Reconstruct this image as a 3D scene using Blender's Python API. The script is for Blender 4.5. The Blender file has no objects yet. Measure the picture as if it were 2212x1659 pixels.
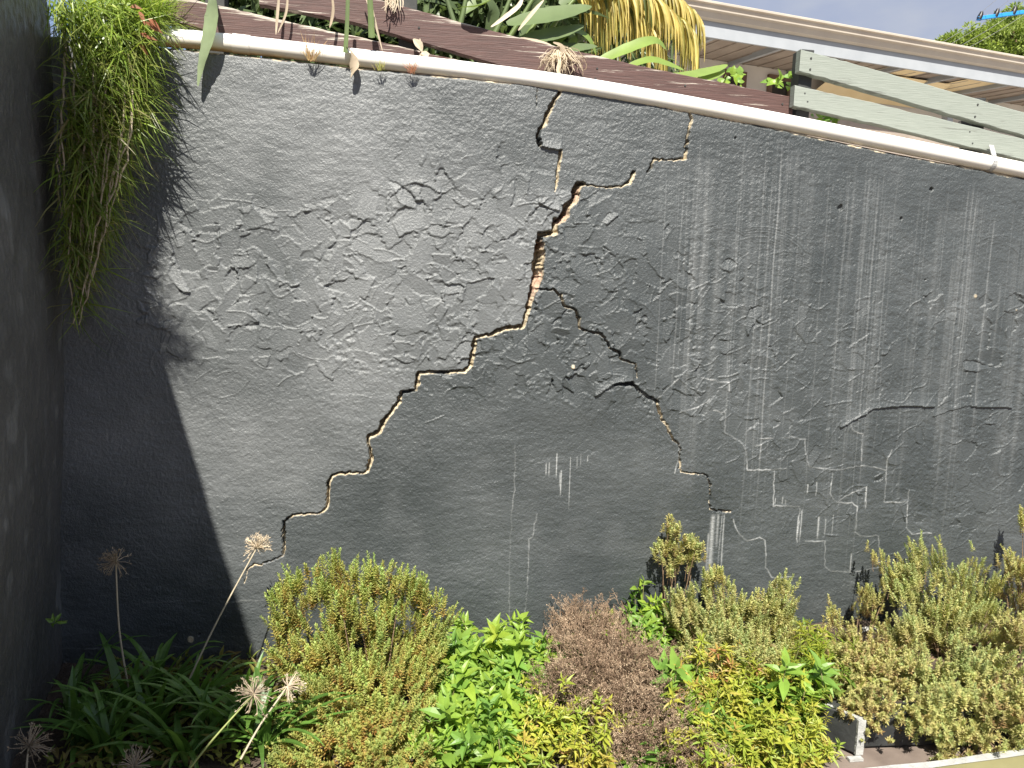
import bpy, math
import numpy as np
from mathutils import Vector, Matrix

sc = bpy.context.scene
rng = np.random.default_rng(11)
def R(lo, hi, n=None): return rng.uniform(lo, hi, n)

# ------------------------------------------------------------------ camera
W0, H0, F = 2212.0, 1659.0, 1662.0
HEAD, PITCH, ROLL = math.radians(8.0), math.radians(7.5), math.radians(1.7)
CAM = np.array([0.0, 0.0, 2.0])
D = 3.9                                   # distance of the cracked wall's face
_f = np.array([math.sin(HEAD)*math.cos(PITCH), math.cos(HEAD)*math.cos(PITCH), -math.sin(PITCH)])
_r0 = np.array([math.cos(HEAD), -math.sin(HEAD), 0.0])
_u0 = np.cross(_r0, _f)
CR = _r0*math.cos(ROLL) + _u0*math.sin(ROLL)
CU = _u0*math.cos(ROLL) - _r0*math.sin(ROLL)
CF = _f
cam_d = bpy.data.cameras.new("camera"); cam = bpy.data.objects.new("camera", cam_d)
sc.collection.objects.link(cam); sc.camera = cam
cam_d.sensor_width = 36.0; cam_d.lens = 36.0*F/W0; cam_d.clip_end = 500; cam_d.clip_start = 0.05
cam.matrix_world = Matrix(((CR[0], CU[0], -CF[0], CAM[0]), (CR[1], CU[1], -CF[1], CAM[1]),
                           (CR[2], CU[2], -CF[2], CAM[2]), (0, 0, 0, 1)))

# ------------------------------------------------------------------ world, sun, exposure
SUN = np.array([0.14, 1.0, -1.3])         # direction the sunlight travels
sc.view_settings.view_transform = 'Standard'; sc.view_settings.look = 'None'
sc.view_settings.exposure = 1.08; sc.view_settings.gamma = 1.0
wd = bpy.data.worlds.new("World"); sc.world = wd; wd.use_nodes = True
nt = wd.node_tree; nt.nodes.clear()
sky = nt.nodes.new('ShaderNodeTexSky'); sky.sky_type = 'NISHITA'; sky.sun_disc = False
sky.sun_elevation = math.atan2(-SUN[2], math.hypot(SUN[0], SUN[1]))
sky.sun_rotation = math.atan2(-SUN[0], -SUN[1]) % (2*math.pi)
bg1 = nt.nodes.new('ShaderNodeBackground'); bg1.inputs[1].default_value = 0.085
bg2 = nt.nodes.new('ShaderNodeBackground'); bg2.inputs[1].default_value = 0.31
tc = nt.nodes.new('ShaderNodeTexCoord')
mp = nt.nodes.new('ShaderNodeMapping'); mp.inputs['Scale'].default_value = (1, 1, 2.2)
mp.inputs['Location'].default_value = (0.35, 0.1, 0.2)
cn = nt.nodes.new('ShaderNodeTexNoise'); cn.inputs['Scale'].default_value = 2.6; cn.inputs['Detail'].default_value = 7
cr = nt.nodes.new('ShaderNodeValToRGB'); cr.color_ramp.elements[0].position = 0.36; cr.color_ramp.elements[1].position = 0.50
cc = nt.nodes.new('ShaderNodeValToRGB')
cc.color_ramp.elements[0].position = 0.42; cc.color_ramp.elements[0].color = (0.42, 0.55, 0.92, 1)
cc.color_ramp.elements[1].position = 0.72; cc.color_ramp.elements[1].color = (1.0, 1.03, 1.08, 1)
mx = nt.nodes.new('ShaderNodeMixShader'); wo = nt.nodes.new('ShaderNodeOutputWorld')
L = nt.links.new
L(sky.outputs[0], bg1.inputs[0]); L(tc.outputs['Generated'], mp.inputs[0]); L(mp.outputs[0], cn.inputs['Vector'])
L(cn.outputs[0], cr.inputs[0]); L(cn.outputs[0], cc.inputs[0]); L(cc.outputs[0], bg2.inputs[0])
L(cr.outputs[0], mx.inputs[0]); L(bg1.outputs[0], mx.inputs[1]); L(bg2.outputs[0], mx.inputs[2]); L(mx.outputs[0], wo.inputs[0])
sl = bpy.data.lights.new("sun", 'SUN'); sl.energy = 4.9; sl.angle = math.radians(0.53); sl.color = (1.0, 0.95, 0.86)
so = bpy.data.objects.new("sun", sl); sc.collection.objects.link(so)
so.rotation_euler = Vector(SUN).to_track_quat('-Z', 'Y').to_euler(); so.location = (-1, -6, 9)

# ------------------------------------------------------------------ geometry helpers
def ray(px, py): return CF + CR*((px-W0/2)/F) + CU*((H0/2-py)/F)
def at(px, py, Y):                        # point of the photo on the vertical plane y = Y
    d = ray(px, py); return CAM + d*((Y-CAM[1])/d[1])
def atz(px, py, Z):
    d = ray(px, py); return CAM + d*((Z-CAM[2])/d[2])
def atg(px, py, Y, zmin=0.05):            # like at(), but never below zmin
    p = at(px, py, Y)
    return p if p[2] >= zmin else atz(px, py, zmin)
def proj(P):
    v = P - CAM; z = v @ CF
    return W0/2 + F*(v @ CR)/z, H0/2 - F*(v @ CU)/z
def nrm(v): return v/np.maximum(np.linalg.norm(v, axis=-1, keepdims=True), 1e-9)
ORIG = {}
def tag(o, label=None, cat=None, group=None, kind=None):
    if label: o['label'] = label
    if cat: o['category'] = cat
    if group: o['group'] = group
    if kind: o['kind'] = kind
    return o
def thing(name, loc, label, cat, group=None):
    o = bpy.data.objects.new(name, None); sc.collection.objects.link(o)
    o.location = loc; o.empty_display_size = 0.1; ORIG[o] = np.array(loc, float)
    return tag(o, label, cat, group)

class MB:
    """collects quads, then links them as one mesh object"""
    def __init__(s): s.V = []; s.Q = []; s.T = []; s.n = 0
    def add(s, v, q, t=0.5):
        v = np.asarray(v, float).reshape(-1, 3); q = np.asarray(q, int).reshape(-1, 4)
        s.V.append(v); s.Q.append(q + s.n); s.n += len(v)
        s.T.append(np.broadcast_to(np.asarray(t, float), (len(v),)).copy())
    def box(s, c, ax, ay, az, t=0.5):      # centre and three half-axis vectors
        c, ax, ay, az = [np.asarray(k, float) for k in (c, ax, ay, az)]
        v = [c + i*ax + j*ay + k*az for k in (-1, 1) for j in (-1, 1) for i in (-1, 1)]
        s.add(v, [(0, 2, 3, 1), (4, 5, 7, 6), (0, 1, 5, 4), (2, 6, 7, 3), (0, 4, 6, 2), (1, 3, 7, 5)], t)
    def beam(s, p0, p1, h, w, up=(0, 0, 1), t=0.5):
        p0, p1 = np.asarray(p0, float), np.asarray(p1, float); d = p1-p0; n = nrm(d)
        up = np.asarray(up, float); side = nrm(np.cross(n, up)); u = np.cross(side, n)
        s.box((p0+p1)/2, d/2, side*w/2, u*h/2, t)
    def tube(s, P, r, k=6, t=0.5, cap=True):
        P = np.asarray(P, float); n = len(P); r = np.broadcast_to(np.asarray(r, float), (n,))
        T = nrm(np.gradient(P, axis=0))
        ref = np.array([0.31, 0.87, 0.38]); S = nrm(np.cross(T, ref)); B = np.cross(T, S)
        a = np.arange(k)*2*math.pi/k
        v = P[:, None] + r[:, None, None]*(S[:, None]*np.cos(a)[None, :, None] + B[:, None]*np.sin(a)[None, :, None])
        i = np.arange(n-1)[:, None]*k; j = np.arange(k)[None]; jn = (j+1) % k
        q = np.stack([i+j, i+jn, i+k+jn, i+k+j], -1).reshape(-1, 4)
        tt = np.repeat(np.broadcast_to(np.asarray(t, float), (n,)), k)
        base = s.n; s.add(v.reshape(-1, 3), q, tt)
        if cap and k == 6:
            for o in (0, (n-1)*k):
                s.Q.append(np.array([(o, o+1, o+2, o+3), (o, o+3, o+4, o+5)]) + base)
    def ribbon(s, P, w, up, t=0.5, fold=0.0):   # strip of three columns along P
        P = np.asarray(P, float); n = len(P); w = np.broadcast_to(np.asarray(w, float), (n,))
        T = nrm(np.gradient(P, axis=0)); up = np.broadcast_to(np.asarray(up, float), (n, 3))
        S = nrm(np.cross(T, up)); N = np.cross(S, T)
        v = np.stack([P - S*w[:, None]/2 + N*(fold*w)[:, None], P, P + S*w[:, None]/2 + N*(fold*w)[:, None]], 1)
        i = np.arange(n-1)[:, None]*3; j = np.arange(2)[None]
        q = np.stack([i+j, i+j+1, i+j+4, i+j+3], -1).reshape(-1, 4)
        s.add(v.reshape(-1, 3), q, np.repeat(np.broadcast_to(np.asarray(t, float), (n,)), 3))
    def leaves(s, tmpl, P, Dr, N, Ln, Wd, t):
        TV, TQ = tmpl; n = len(P)
        if n == 0: return
        Dr = nrm(Dr); S = nrm(np.cross(Dr, N)); N = np.cross(S, Dr)
        Ln = np.broadcast_to(Ln, (n,)); Wd = np.broadcast_to(Wd, (n,))
        v = (P[:, None] + S[:, None]*(TV[None, :, 0:1]*Wd[:, None, None]) + Dr[:, None]*(TV[None, :, 1:2]*Ln[:, None, None])
             + N[:, None]*(TV[None, :, 2:3]*Ln[:, None, None]))
        q = TQ[None] + (np.arange(n)*len(TV))[:, None, None]
        s.add(v.reshape(-1, 3), q.reshape(-1, 4), np.repeat(np.broadcast_to(t, (n,)), len(TV)))
    def build(s, name, mat, parent=None, smooth=False, bevel=0.0, label=None):
        V = np.concatenate(s.V); Q = np.concatenate(s.Q); T = np.concatenate(s.T)
        root = parent
        while root is not None and root.parent is not None: root = root.parent
        if root is not None: V = V - ORIG.get(root, np.zeros(3))
        me = mesh_np(name, V, Q, {'tint': T}, smooth)
        me.materials.append(mat)
        o = bpy.data.objects.new(name, me); sc.collection.objects.link(o)
        if parent is not None: o.parent = parent
        if bevel:
            b = o.modifiers.new('bevel', 'BEVEL'); b.width = bevel; b.segments = 2; b.limit_method = 'ANGLE'
        if label: o['label'] = label
        return o
def mesh_np(name, V, Q, attrs=None, smooth=False):
    me = bpy.data.meshes.new(name)
    me.vertices.add(len(V)); me.vertices.foreach_set('co', np.ascontiguousarray(V, np.float32).ravel())
    me.loops.add(len(Q)*4); me.loops.foreach_set('vertex_index', np.ascontiguousarray(Q, np.int32).ravel())
    me.polygons.add(len(Q)); me.polygons.foreach_set('loop_start', np.arange(0, len(Q)*4, 4, dtype=np.int32))
    me.polygons.foreach_set('use_smooth', np.full(len(Q), bool(smooth)))
    for k, a in (attrs or {}).items():
        at_ = me.attributes.new(k, 'FLOAT', 'POINT'); at_.data.foreach_set('value', np.ascontiguousarray(a, np.float32).ravel())
    me.update(calc_edges=True); me.validate()
    return me
def bez(*pts, n=10):                      # smooth curve through the control points
    p = np.asarray(pts, float); k = len(p)
    t = np.linspace(0, k-1, n); i = np.clip(t.astype(int), 0, k-2); u = (t-i)[:, None]
    pm = p[np.clip(i-1, 0, k-1)]; p0 = p[i]; p1 = p[i+1]; p2 = p[np.clip(i+2, 0, k-1)]
    return 0.5*((2*p0) + (p1-pm)*u + (2*pm-5*p0+4*p1-p2)*u*u + (3*p0-pm-3*p1+p2)*u**3)
# leaf templates (across, along, off)
T_DIA = (np.array([(0, 0, 0), (-.5, .45, .06), (0, 1, -.06), (.5, .45, .06)], float), np.array([(0, 3, 2, 1)]))
def lance(rows, hw, curl=0.25, fold=0.08):
    v = []; q = []
    for a, w in zip(rows, hw):
        z = -curl*a*a
        v += [(-w, a, z+fold*w*2), (0, a, z), (w, a, z+fold*w*2)]
    for i in range(len(rows)-1):
        for j in range(2): q.append((3*i+j, 3*i+j+1, 3*i+j+4, 3*i+j+3))
    return np.array(v, float), np.array(q)
T_LANCE = lance([0, .12, .35, .6, .82, 1], [.05, .28, .5, .42, .2, .01])
T_LEAF = lance([0, .15, .4, .7, 1], [.04, .3, .5, .33, .01], 0.3, 0.12)
T_BLADE = (np.array([(-.5, 0, 0), (.5, 0, 0), (.42, .5, -.06), (-.42, .5, -.06), (.02, 1, -.3), (-.02, 1, -.3)], float),
           np.array([(0, 1, 2, 3), (3, 2, 4, 5)]))

# ------------------------------------------------------------------ materials
def mat(name):
    m = bpy.data.materials.new(name); m.use_nodes = True
    n = m.node_tree.nodes; b = n['Principled BSDF']
    return m, n, m.node_tree.links.new, b
def noise(n, l, scale, detail=4, vec=None, rough=0.55):
    t = n.new('ShaderNodeTexNoise'); t.inputs['Scale'].default_value = scale; t.inputs['Detail'].default_value = detail
    t.inputs['Roughness'].default_value = rough
    if vec is not None: l(vec, t.inputs['Vector'])
    return t.outputs[0]
def ramp(n, l, src, stops):
    r = n.new('ShaderNodeValToRGB'); e = r.color_ramp.elements
    while len(e) < len(stops): e.new(0.5)
    for k, (p, c) in zip(e, stops): k.position = p; k.color = (*c, 1) if len(c) == 3 else c
    l(src, r.inputs[0]); return r.outputs[0]
def gray(v): return (v, v, v)
def mixc(n, l, f, a, b, mode='MIX'):
    m = n.new('ShaderNodeMix'); m.data_type = 'RGBA'; m.blend_type = mode
    for s, v in ((m.inputs[0], f), (m.inputs[6], a), (m.inputs[7], b)):
        if isinstance(v, (int, float)): s.default_value = v
        elif isinstance(v, tuple): s.default_value = (*v, 1)
        else: l(v, s)
    return m.outputs[2]
def attr(n, name):
    a = n.new('ShaderNodeAttribute'); a.attribute_name = name; return a.outputs['Fac']
def coords(n): return n.new('ShaderNodeNewGeometry').outputs['Position']
def scaled(n, l, vec, s):
    m = n.new('ShaderNodeMapping'); m.inputs['Scale'].default_value = s; l(vec, m.inputs[0]); return m.outputs[0]
def bump(n, l, b, h, strength, dist):
    k = n.new('ShaderNodeBump'); k.inputs['Strength'].default_value = strength; k.inputs['Distance'].default_value = dist
    l(h, k.inputs['Height']); l(k.outputs[0], b.inputs['Normal'])
def plain(name, c1, c2=None, scale=6, rough=0.6, bs=0.3, bd=0.004, stretch=(1, 1, 1), spec=0.4):
    m, n, l, b = mat(name); p = scaled(n, l, coords(n), stretch)
    t = noise(n, l, scale, 6, p)
    l(ramp(n, l, t, [(0.3, c1), (0.7, c2 or c1)]), b.inputs['Base Color'])
    b.inputs['Roughness'].default_value = rough; b.inputs['Specular IOR Level'].default_value = spec
    if bs: bump(n, l, b, noise(n, l, scale*6, 5, p), bs, bd)
    return m
def leafmat(name, stops, trans=0.35, rough=0.45, spec=0.4, var=0.25):
    m, n, l, b = mat(name); out = n['Material Output']
    t = attr(n, 'tint'); p = coords(n)
    col = ramp(n, l, t, stops)
    v = noise(n, l, 9, 3, p); col = mixc(n, l, 1.0, col, ramp(n, l, v, [(0.3, gray(1-var)), (0.7, gray(1+var*0.6))]), 'MULTIPLY')
    l(col, b.inputs['Base Color']); b.inputs['Roughness'].default_value = rough; b.inputs['Specular IOR Level'].default_value = spec
    tr = n.new('ShaderNodeBsdfTranslucent'); l(mixc(n, l, 1.0, col, (1.0, 1.05, 0.6), 'MULTIPLY'), tr.inputs[0])
    mx = n.new('ShaderNodeMixShader'); mx.inputs[0].default_value = trans
    l(b.outputs[0], mx.inputs[1]); l(tr.outputs[0], mx.inputs[2]); l(mx.outputs[0], out.inputs[0])
    return m

def wallmat(name, base_lo, base_hi):
    m, n, l, b = mat(name); p = coords(n)
    big = noise(n, l, 2.2, 6, p); fine = noise(n, l, 60, 4, p)
    col = ramp(n, l, big, [(0.3, base_lo), (0.7, base_hi)])
    col = mixc(n, l, attr(n, 'pale_sheen'), col, (0.185, 0.193, 0.194))
    col = mixc(n, l, 0.35, col, ramp(n, l, fine, [(0.3, gray(0.75)), (0.7, gray(1.2))]), 'MULTIPLY')
    drip = noise(n, l, 9, 5, scaled(n, l, p, (6, 6, 0.7)))
    st = n.new('ShaderNodeMath'); st.operation = 'MULTIPLY'; l(attr(n, 'stain'), st.inputs[0])
    l(ramp(n, l, drip, [(0.25, gray(0.45)), (0.75, gray(1.0))]), st.inputs[1])
    col = mixc(n, l, st.outputs[0], col, (0.52, 0.53, 0.52))
    mort = ramp(n, l, noise(n, l, 40, 5, p), [(0.3, (0.40, 0.31, 0.18)), (0.7, (0.68, 0.59, 0.43))])
    brick = ramp(n, l, noise(n, l, 30, 5, p), [(0.3, (0.34, 0.19, 0.13)), (0.7, (0.60, 0.45, 0.33))])
    mort = mixc(n, l, attr(n, 'brick'), mort, brick)
    col = mixc(n, l, attr(n, 'bare'), col, mort)
    l(col, b.inputs['Base Color'])
    rr = n.new('ShaderNodeMath'); rr.operation = 'MULTIPLY_ADD'; l(attr(n, 'bare'), rr.inputs[0])
    rr.inputs[1].default_value = 0.4; rr.inputs[2].default_value = 0.40; l(rr.outputs[0], b.inputs['Roughness'])
    b.inputs['Specular IOR Level'].default_value = 0.5
    hsum = n.new('ShaderNodeMath'); hsum.operation = 'MULTIPLY_ADD'; l(noise(n, l, 210, 3, p), hsum.inputs[0])
    hsum.inputs[1].default_value = 0.5; l(noise(n, l, 90, 4, p), hsum.inputs[2])
    bump(n, l, b, hsum.outputs[0], 0.8, 0.005)
    return m
M_WALL = wallmat('painted_render', (0.041, 0.048, 0.049), (0.068, 0.076, 0.077))
def woodmat(name, c1, c2, bare1, bare2, amount, axis):
    m, n, l, b = mat(name); p = scaled(n, l, coords(n), axis)
    grain = noise(n, l, 26, 6, p); wear = noise(n, l, 7, 8, p, 0.7)
    col = ramp(n, l, grain, [(0.3, c1), (0.7, c2)])
    raw = ramp(n, l, noise(n, l, 40, 6, p), [(0.3, bare1), (0.7, bare2)])
    edge = attr(n, 'tint')
    s = n.new('ShaderNodeMath'); s.operation = 'ADD'; l(wear, s.inputs[0]); l(edge, s.inputs[1])
    f = ramp(n, l, s.outputs[0], [(amount, gray(0)), (amount+0.05, gray(1))])
    l(mixc(n, l, f, col, raw), b.inputs['Base Color'])
    b.inputs['Roughness'].default_value = 0.62; bump(n, l, b, grain, 0.5, 0.004)
    return m
WDIR = (0.35, 0.35, 9)
M_BROWN = woodmat('weathered_brown_paint', (0.050, 0.024, 0.019), (0.102, 0.050, 0.041), (0.24, 0.20, 0.16), (0.60, 0.54, 0.46), 0.635, WDIR)
M_GREEN = woodmat('faded_green_paint', (0.215, 0.24, 0.205), (0.28, 0.305, 0.265), (0.12, 0.13, 0.11), (0.18, 0.19, 0.165), 0.63, WDIR)
M_POST = plain('dark_post_paint', (0.025, 0.028, 0.028), (0.055, 0.055, 0.05), 9, 0.7)
def pipemat():
    m, n, l, b = mat('white_plastic'); p = coords(n)
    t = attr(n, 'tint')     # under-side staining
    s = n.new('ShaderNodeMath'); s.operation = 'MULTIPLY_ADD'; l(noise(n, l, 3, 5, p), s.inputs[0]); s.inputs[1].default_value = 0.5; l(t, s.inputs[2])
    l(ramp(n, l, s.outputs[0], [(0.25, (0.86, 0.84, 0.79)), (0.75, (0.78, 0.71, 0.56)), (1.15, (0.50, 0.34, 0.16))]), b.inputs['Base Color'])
    b.inputs['Roughness'].default_value = 0.38
    return m
M_PIPE = pipemat()
M_METAL = plain('galvanised_steel', (0.35, 0.35, 0.34), (0.5, 0.5, 0.48), 20, 0.45)
M_SOIL = plain('brown_soil', (0.05, 0.035, 0.024), (0.13, 0.095, 0.07), 14, 0.95, 1.0, 0.03)
M_CONC = plain('dusty_concrete', (0.12, 0.092, 0.076), (0.21, 0.168, 0.14), 5, 0.9, 0.4, 0.006)
M_STEM = plain('brown_bark', (0.10, 0.062, 0.035), (0.24, 0.16, 0.10), 30, 0.85, 0.5, 0.003)
M_STRAW = leafmat('dry_straw', [(0, (0.26, 0.19, 0.12)), (1, (0.66, 0.56, 0.42))], 0.2, 0.7)
M_SHRUB = leafmat('shrub_leaf', [(0, (0.34, 0.17, 0.05)), (0.2, (0.48, 0.38, 0.11)), (0.45, (0.42, 0.44, 0.12)), (1, (0.33, 0.47, 0.14))], 0.35, 0.5, 0.35)
M_OLIVE = leafmat('olive_shrub_leaf', [(0, (0.28, 0.18, 0.08)), (0.25, (0.56, 0.49, 0.21)), (0.55, (0.50, 0.49, 0.19)), (1, (0.36, 0.43, 0.17))], 0.32, 0.55, 0.35)
M_BROAD = leafmat('bright_green_leaf', [(0, (0.46, 0.42, 0.05)), (0.35, (0.33, 0.46, 0.06)), (1, (0.19, 0.35, 0.07))], 0.45, 0.4)
M_YELLOW = leafmat('yellow_green_leaf', [(0, (0.42, 0.20, 0.09)), (0.15, (0.48, 0.38, 0.09)), (0.45, (0.42, 0.44, 0.06)), (1, (0.22, 0.33, 0.05))], 0.35, 0.45)
M_COVER = leafmat('low_weed_leaf', [(0, (0.20, 0.13, 0.06)), (0.4, (0.30, 0.28, 0.07)), (1, (0.16, 0.26, 0.05))], 0.35, 0.5)
M_STRAP = leafmat('dark_strap_leaf', [(0, (0.07, 0.15, 0.03)), (1, (0.14, 0.27, 0.05))], 0.35, 0.35, 0.5)
M_GRASS = leafmat('grass_blade', [(0, (0.40, 0.33, 0.17)), (0.15, (0.24, 0.26, 0.07)), (0.55, (0.17, 0.27, 0.04)), (0.8, (0.32, 0.43, 0.07)), (1, (0.52, 0.58, 0.15))], 0.45, 0.35, .5)
M_DEAD = leafmat('dead_brown_twig', [(0, (0.12, 0.08, 0.05)), (0.5, (0.31, 0.215, 0.145)), (1, (0.54, 0.42, 0.29))], 0.12, 0.8, 0.2)
M_PADDLE = leafmat('paddle_leaf', [(0, (0.07, 0.11, 0.04)), (0.5, (0.15, 0.20, 0.09)), (1, (0.22, 0.31, 0.07))], 0.3, 0.35, 0.5, 0.15)
M_PALM = leafmat('palm_leaflet', [(0, (0.07, 0.10, 0.02)), (0.45, (0.40, 0.34, 0.08)), (1, (0.66, 0.52, 0.17))], 0.35, 0.45)
M_TREE = leafmat('tree_leaf', [(0, (0.18, 0.26, 0.05)), (1, (0.42, 0.50, 0.13))], 0.45, 0.5)
M_CREAM = plain('cream_house_paint', (0.66, 0.63, 0.57), (0.74, 0.71, 0.66), 3, 0.8, 0.15)
M_FASCIA = plain('grey_white_board', (0.29, 0.31, 0.33), (0.34, 0.36, 0.38), 4, 0.6, 0.1)
M_GUTTER = plain('beige_gutter_paint', (0.40, 0.35, 0.29), (0.46, 0.41, 0.34), 4, 0.45, 0.05)
M_SOFFIT = plain('brown_soffit_board', (0.26, 0.215, 0.18), (0.34, 0.285, 0.24), 5, 0.8, 0.2)
M_AMBER = plain('yellow_bounce_light', (0.72, 0.58, 0.34), (0.80, 0.66, 0.42), 4, 0.6, 0.05)  # yellow of reflected sunlight given as a base colour
M_DARKG = plain('dark_window_glass', (0.03, 0.03, 0.03), (0.05, 0.045, 0.04), 3, 0.15, 0)
M_FRAME = plain('brown_window_frame', (0.13, 0.08, 0.05), (0.2, 0.13, 0.09), 8, 0.6)
M_WHITE = plain('chipped_white_paint', (0.30, 0.30, 0.285), (0.46, 0.46, 0.44), 30, 0.6, 0.6, 0.006)
M_OLIVEPAINT = plain('olive_paint', (0.19, 0.175, 0.085), (0.25, 0.23, 0.12), 4, 0.35, 0.1)
M_BLUE = plain('blue_arm_paint', (0.02, 0.22, 0.55), (0.03, 0.28, 0.65), 4, 0.5, 0)
M_BLACK = plain('black_ceramic', (0.012, 0.012, 0.012), (0.02, 0.02, 0.02), 6, 0.4, 0)
M_ROOF = plain('grey_roof_sheet', (0.3, 0.29, 0.28), (0.38, 0.37, 0.35), 4, 0.6, 0.1)

# ------------------------------------------------------------------ the cracked wall (height field)
TOPPX = [(60, 72), (330, 100), (600, 127), (850, 154), (1160, 184), (1230, 192), (1490, 240), (1720, 287), (1950, 334), (2212, 384), (2420, 424), (2900, 520)]
_t = np.array([at(x, y, D) for x, y in TOPPX])
def ztop(x): return np.interp(x, _t[:, 0], _t[:, 2]) + np.where(x > _t[-1, 0], (x-_t[-1, 0])*-0.2, 0)
CORNER = at(137, 743, D)[0]
X0, X1, Z0, Z1, DX = CORNER-0.25, 3.72, -0.01, float(_t[:, 2].max())+0.02, 0.0037
nx = int((X1-X0)/DX); nz = int((Z1-Z0)/DX)
xs = X0 + np.arange(nx)*DX; zs = Z0 + np.arange(nz)*DX
GX, GZ = np.meshgrid(xs, zs)
PXg, PYg = proj(np.stack([GX, np.full_like(GX, D), GZ], -1))
def vnoise(c, seed, cz=None):
    cz = cz or c; r = np.random.default_rng(seed)
    g = r.uniform(-1, 1, (int(nz*DX/cz)+3, int(nx*DX/c)+3))
    def ax(n, cell):
        a = np.arange(n)*DX/cell; i = a.astype(int); u = a-i; return i, u*u*(3-2*u)
    iz, uz = ax(nz, cz); ix, ux = ax(nx, c)
    a = g[iz][:, ix]*(1-ux) + g[iz][:, ix+1]*ux; b = g[iz+1][:, ix]*(1-ux) + g[iz+1][:, ix+1]*ux
    return a*(1-uz)[:, None] + b*uz[:, None]
h = 0.006*vnoise(0.55, 1) + 0.003*vnoise(0.2, 2)
n3 = vnoise(0.03, 5, 0.018); n4 = vnoise(0.014, 6); n5 = vnoise(0.4, 7)
stip = 0.5 + 0.5*vnoise(0.28, 8)
n6 = vnoise(0.0085, 10)
BX = [250, 330, 400, 700, 1000, 1180, 1300, 1500, 1700, 2000, 2300]
BLO = [520, 500, 470, 440, 415, 400, 470, 540, 620, 640, 620]
BHI = [700, 700, 745, 770, 830, 860, 850, 880, 1050, 1150, 1100]
band = np.clip((PYg-np.interp(PXg, BX, BLO)+20+25*n5)/50, 0, 1)*np.clip((np.interp(PXg, BX, BHI)+20-PYg+25*n5)/50, 0, 1)*np.clip((PXg-330)/60, 0, 1)*np.where(PXg > 1500, .22, 1)
h += 0.0010*vnoise(0.075, 3, 0.03) + 0.0008*n3 + (0.0007*n4+0.0009*n6)*(0.35+1.0*stip) + band*(.0022*n4+.0012*n6+.002*n3)
rough0 = np.abs(n4)**0.5*np.sign(n4)
def win(x0, x1, z0, z1):
    a = max(int((x0-X0)/DX), 0); b = min(int((x1-X0)/DX)+2, nx); c = max(int((z0-Z0)/DX), 0); d = min(int((z1-Z0)/DX)+2, nz)
    return (slice(c, d), slice(a, b)) if b > a and d > c else None
def wp(px, py): p = at(px, py, D); return p[0], p[2]
rw = np.random.default_rng(5)
# overlapping strokes of a trowel
def stroke(px, py, L_, W_, th, amp):
    cx, cz = wp(px, py); r = max(L_, W_)*1.5
    w = win(cx-r, cx+r, cz-r, cz+r)
    if w is None: return
    x = GX[w]-cx; z = GZ[w]-cz; ca, sa = math.cos(th), math.sin(th)
    u = (x*ca+z*sa)/L_; v = (-x*sa+z*ca)/W_ + 0.35*u*u*amp[3]
    k = rw.integers(4, 7); a0 = rw.uniform(0, 6.28); e = np.full(u.shape, -9.0)
    for i in range(k):
        a = a0+i*6.283/k+rw.normal(0, .28); e = np.maximum(e, u*math.cos(a)+v*math.sin(a)+rw.uniform(.05, .32))
    e = e + 0.10*n3[w] + 0.07*n4[w] + 0.10*vn_mid[w]+.04*n6[w]
    inside = np.clip((1.0-e)/0.07, 0, 1); inside = inside*inside*(3-2*inside)
    hc = np.mean(h[w]); tgt = hc + amp[0]*u + amp[1]*v + amp[2] + 0.0003*n4[w]
    h[w] = h[w]*(1-inside) + tgt*inside
    lip = np.exp(-((e-1.0)/0.085)**2)*np.clip(v*amp[4]*1.3+0.5*u*amp[5]+.9*vn_mid[w], 0, 1)
    h[w] += (0.0040 if px < 1300 else .0024)*lip*(0.6+0.5*n3[w]+.3*n4[w])
vn_mid = vnoise(0.06, 9)
for k in range(1000):
    if k < 680: px = rw.uniform(330, 1480)
    else: px = rw.uniform(1250, 2300)
    lo = np.interp(px, BX, BLO); hi = np.interp(px, BX, BHI); py = rw.uniform(lo, hi)
    if k < 30: px, py = rw.uniform(800, 1180), rw.uniform(340, 520)
    s = rw.uniform(0.6, 1.85)*(1.0 if px < 1480 else 0.85)
    th = rw.normal(0.5 if px < 1100 else 0.9, 0.9)
    if px > 1480 and rw.random() < 0.45: continue
    stroke(px, py, 0.066*s, rw.uniform(0.026, 0.048)*s, th, (rw.normal(0, .0026), rw.normal(0, .0032), rw.normal(0.0002, .0016), rw.normal(0, .6), rw.choice([-1, 1]), rw.choice([-1, 1])))
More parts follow.
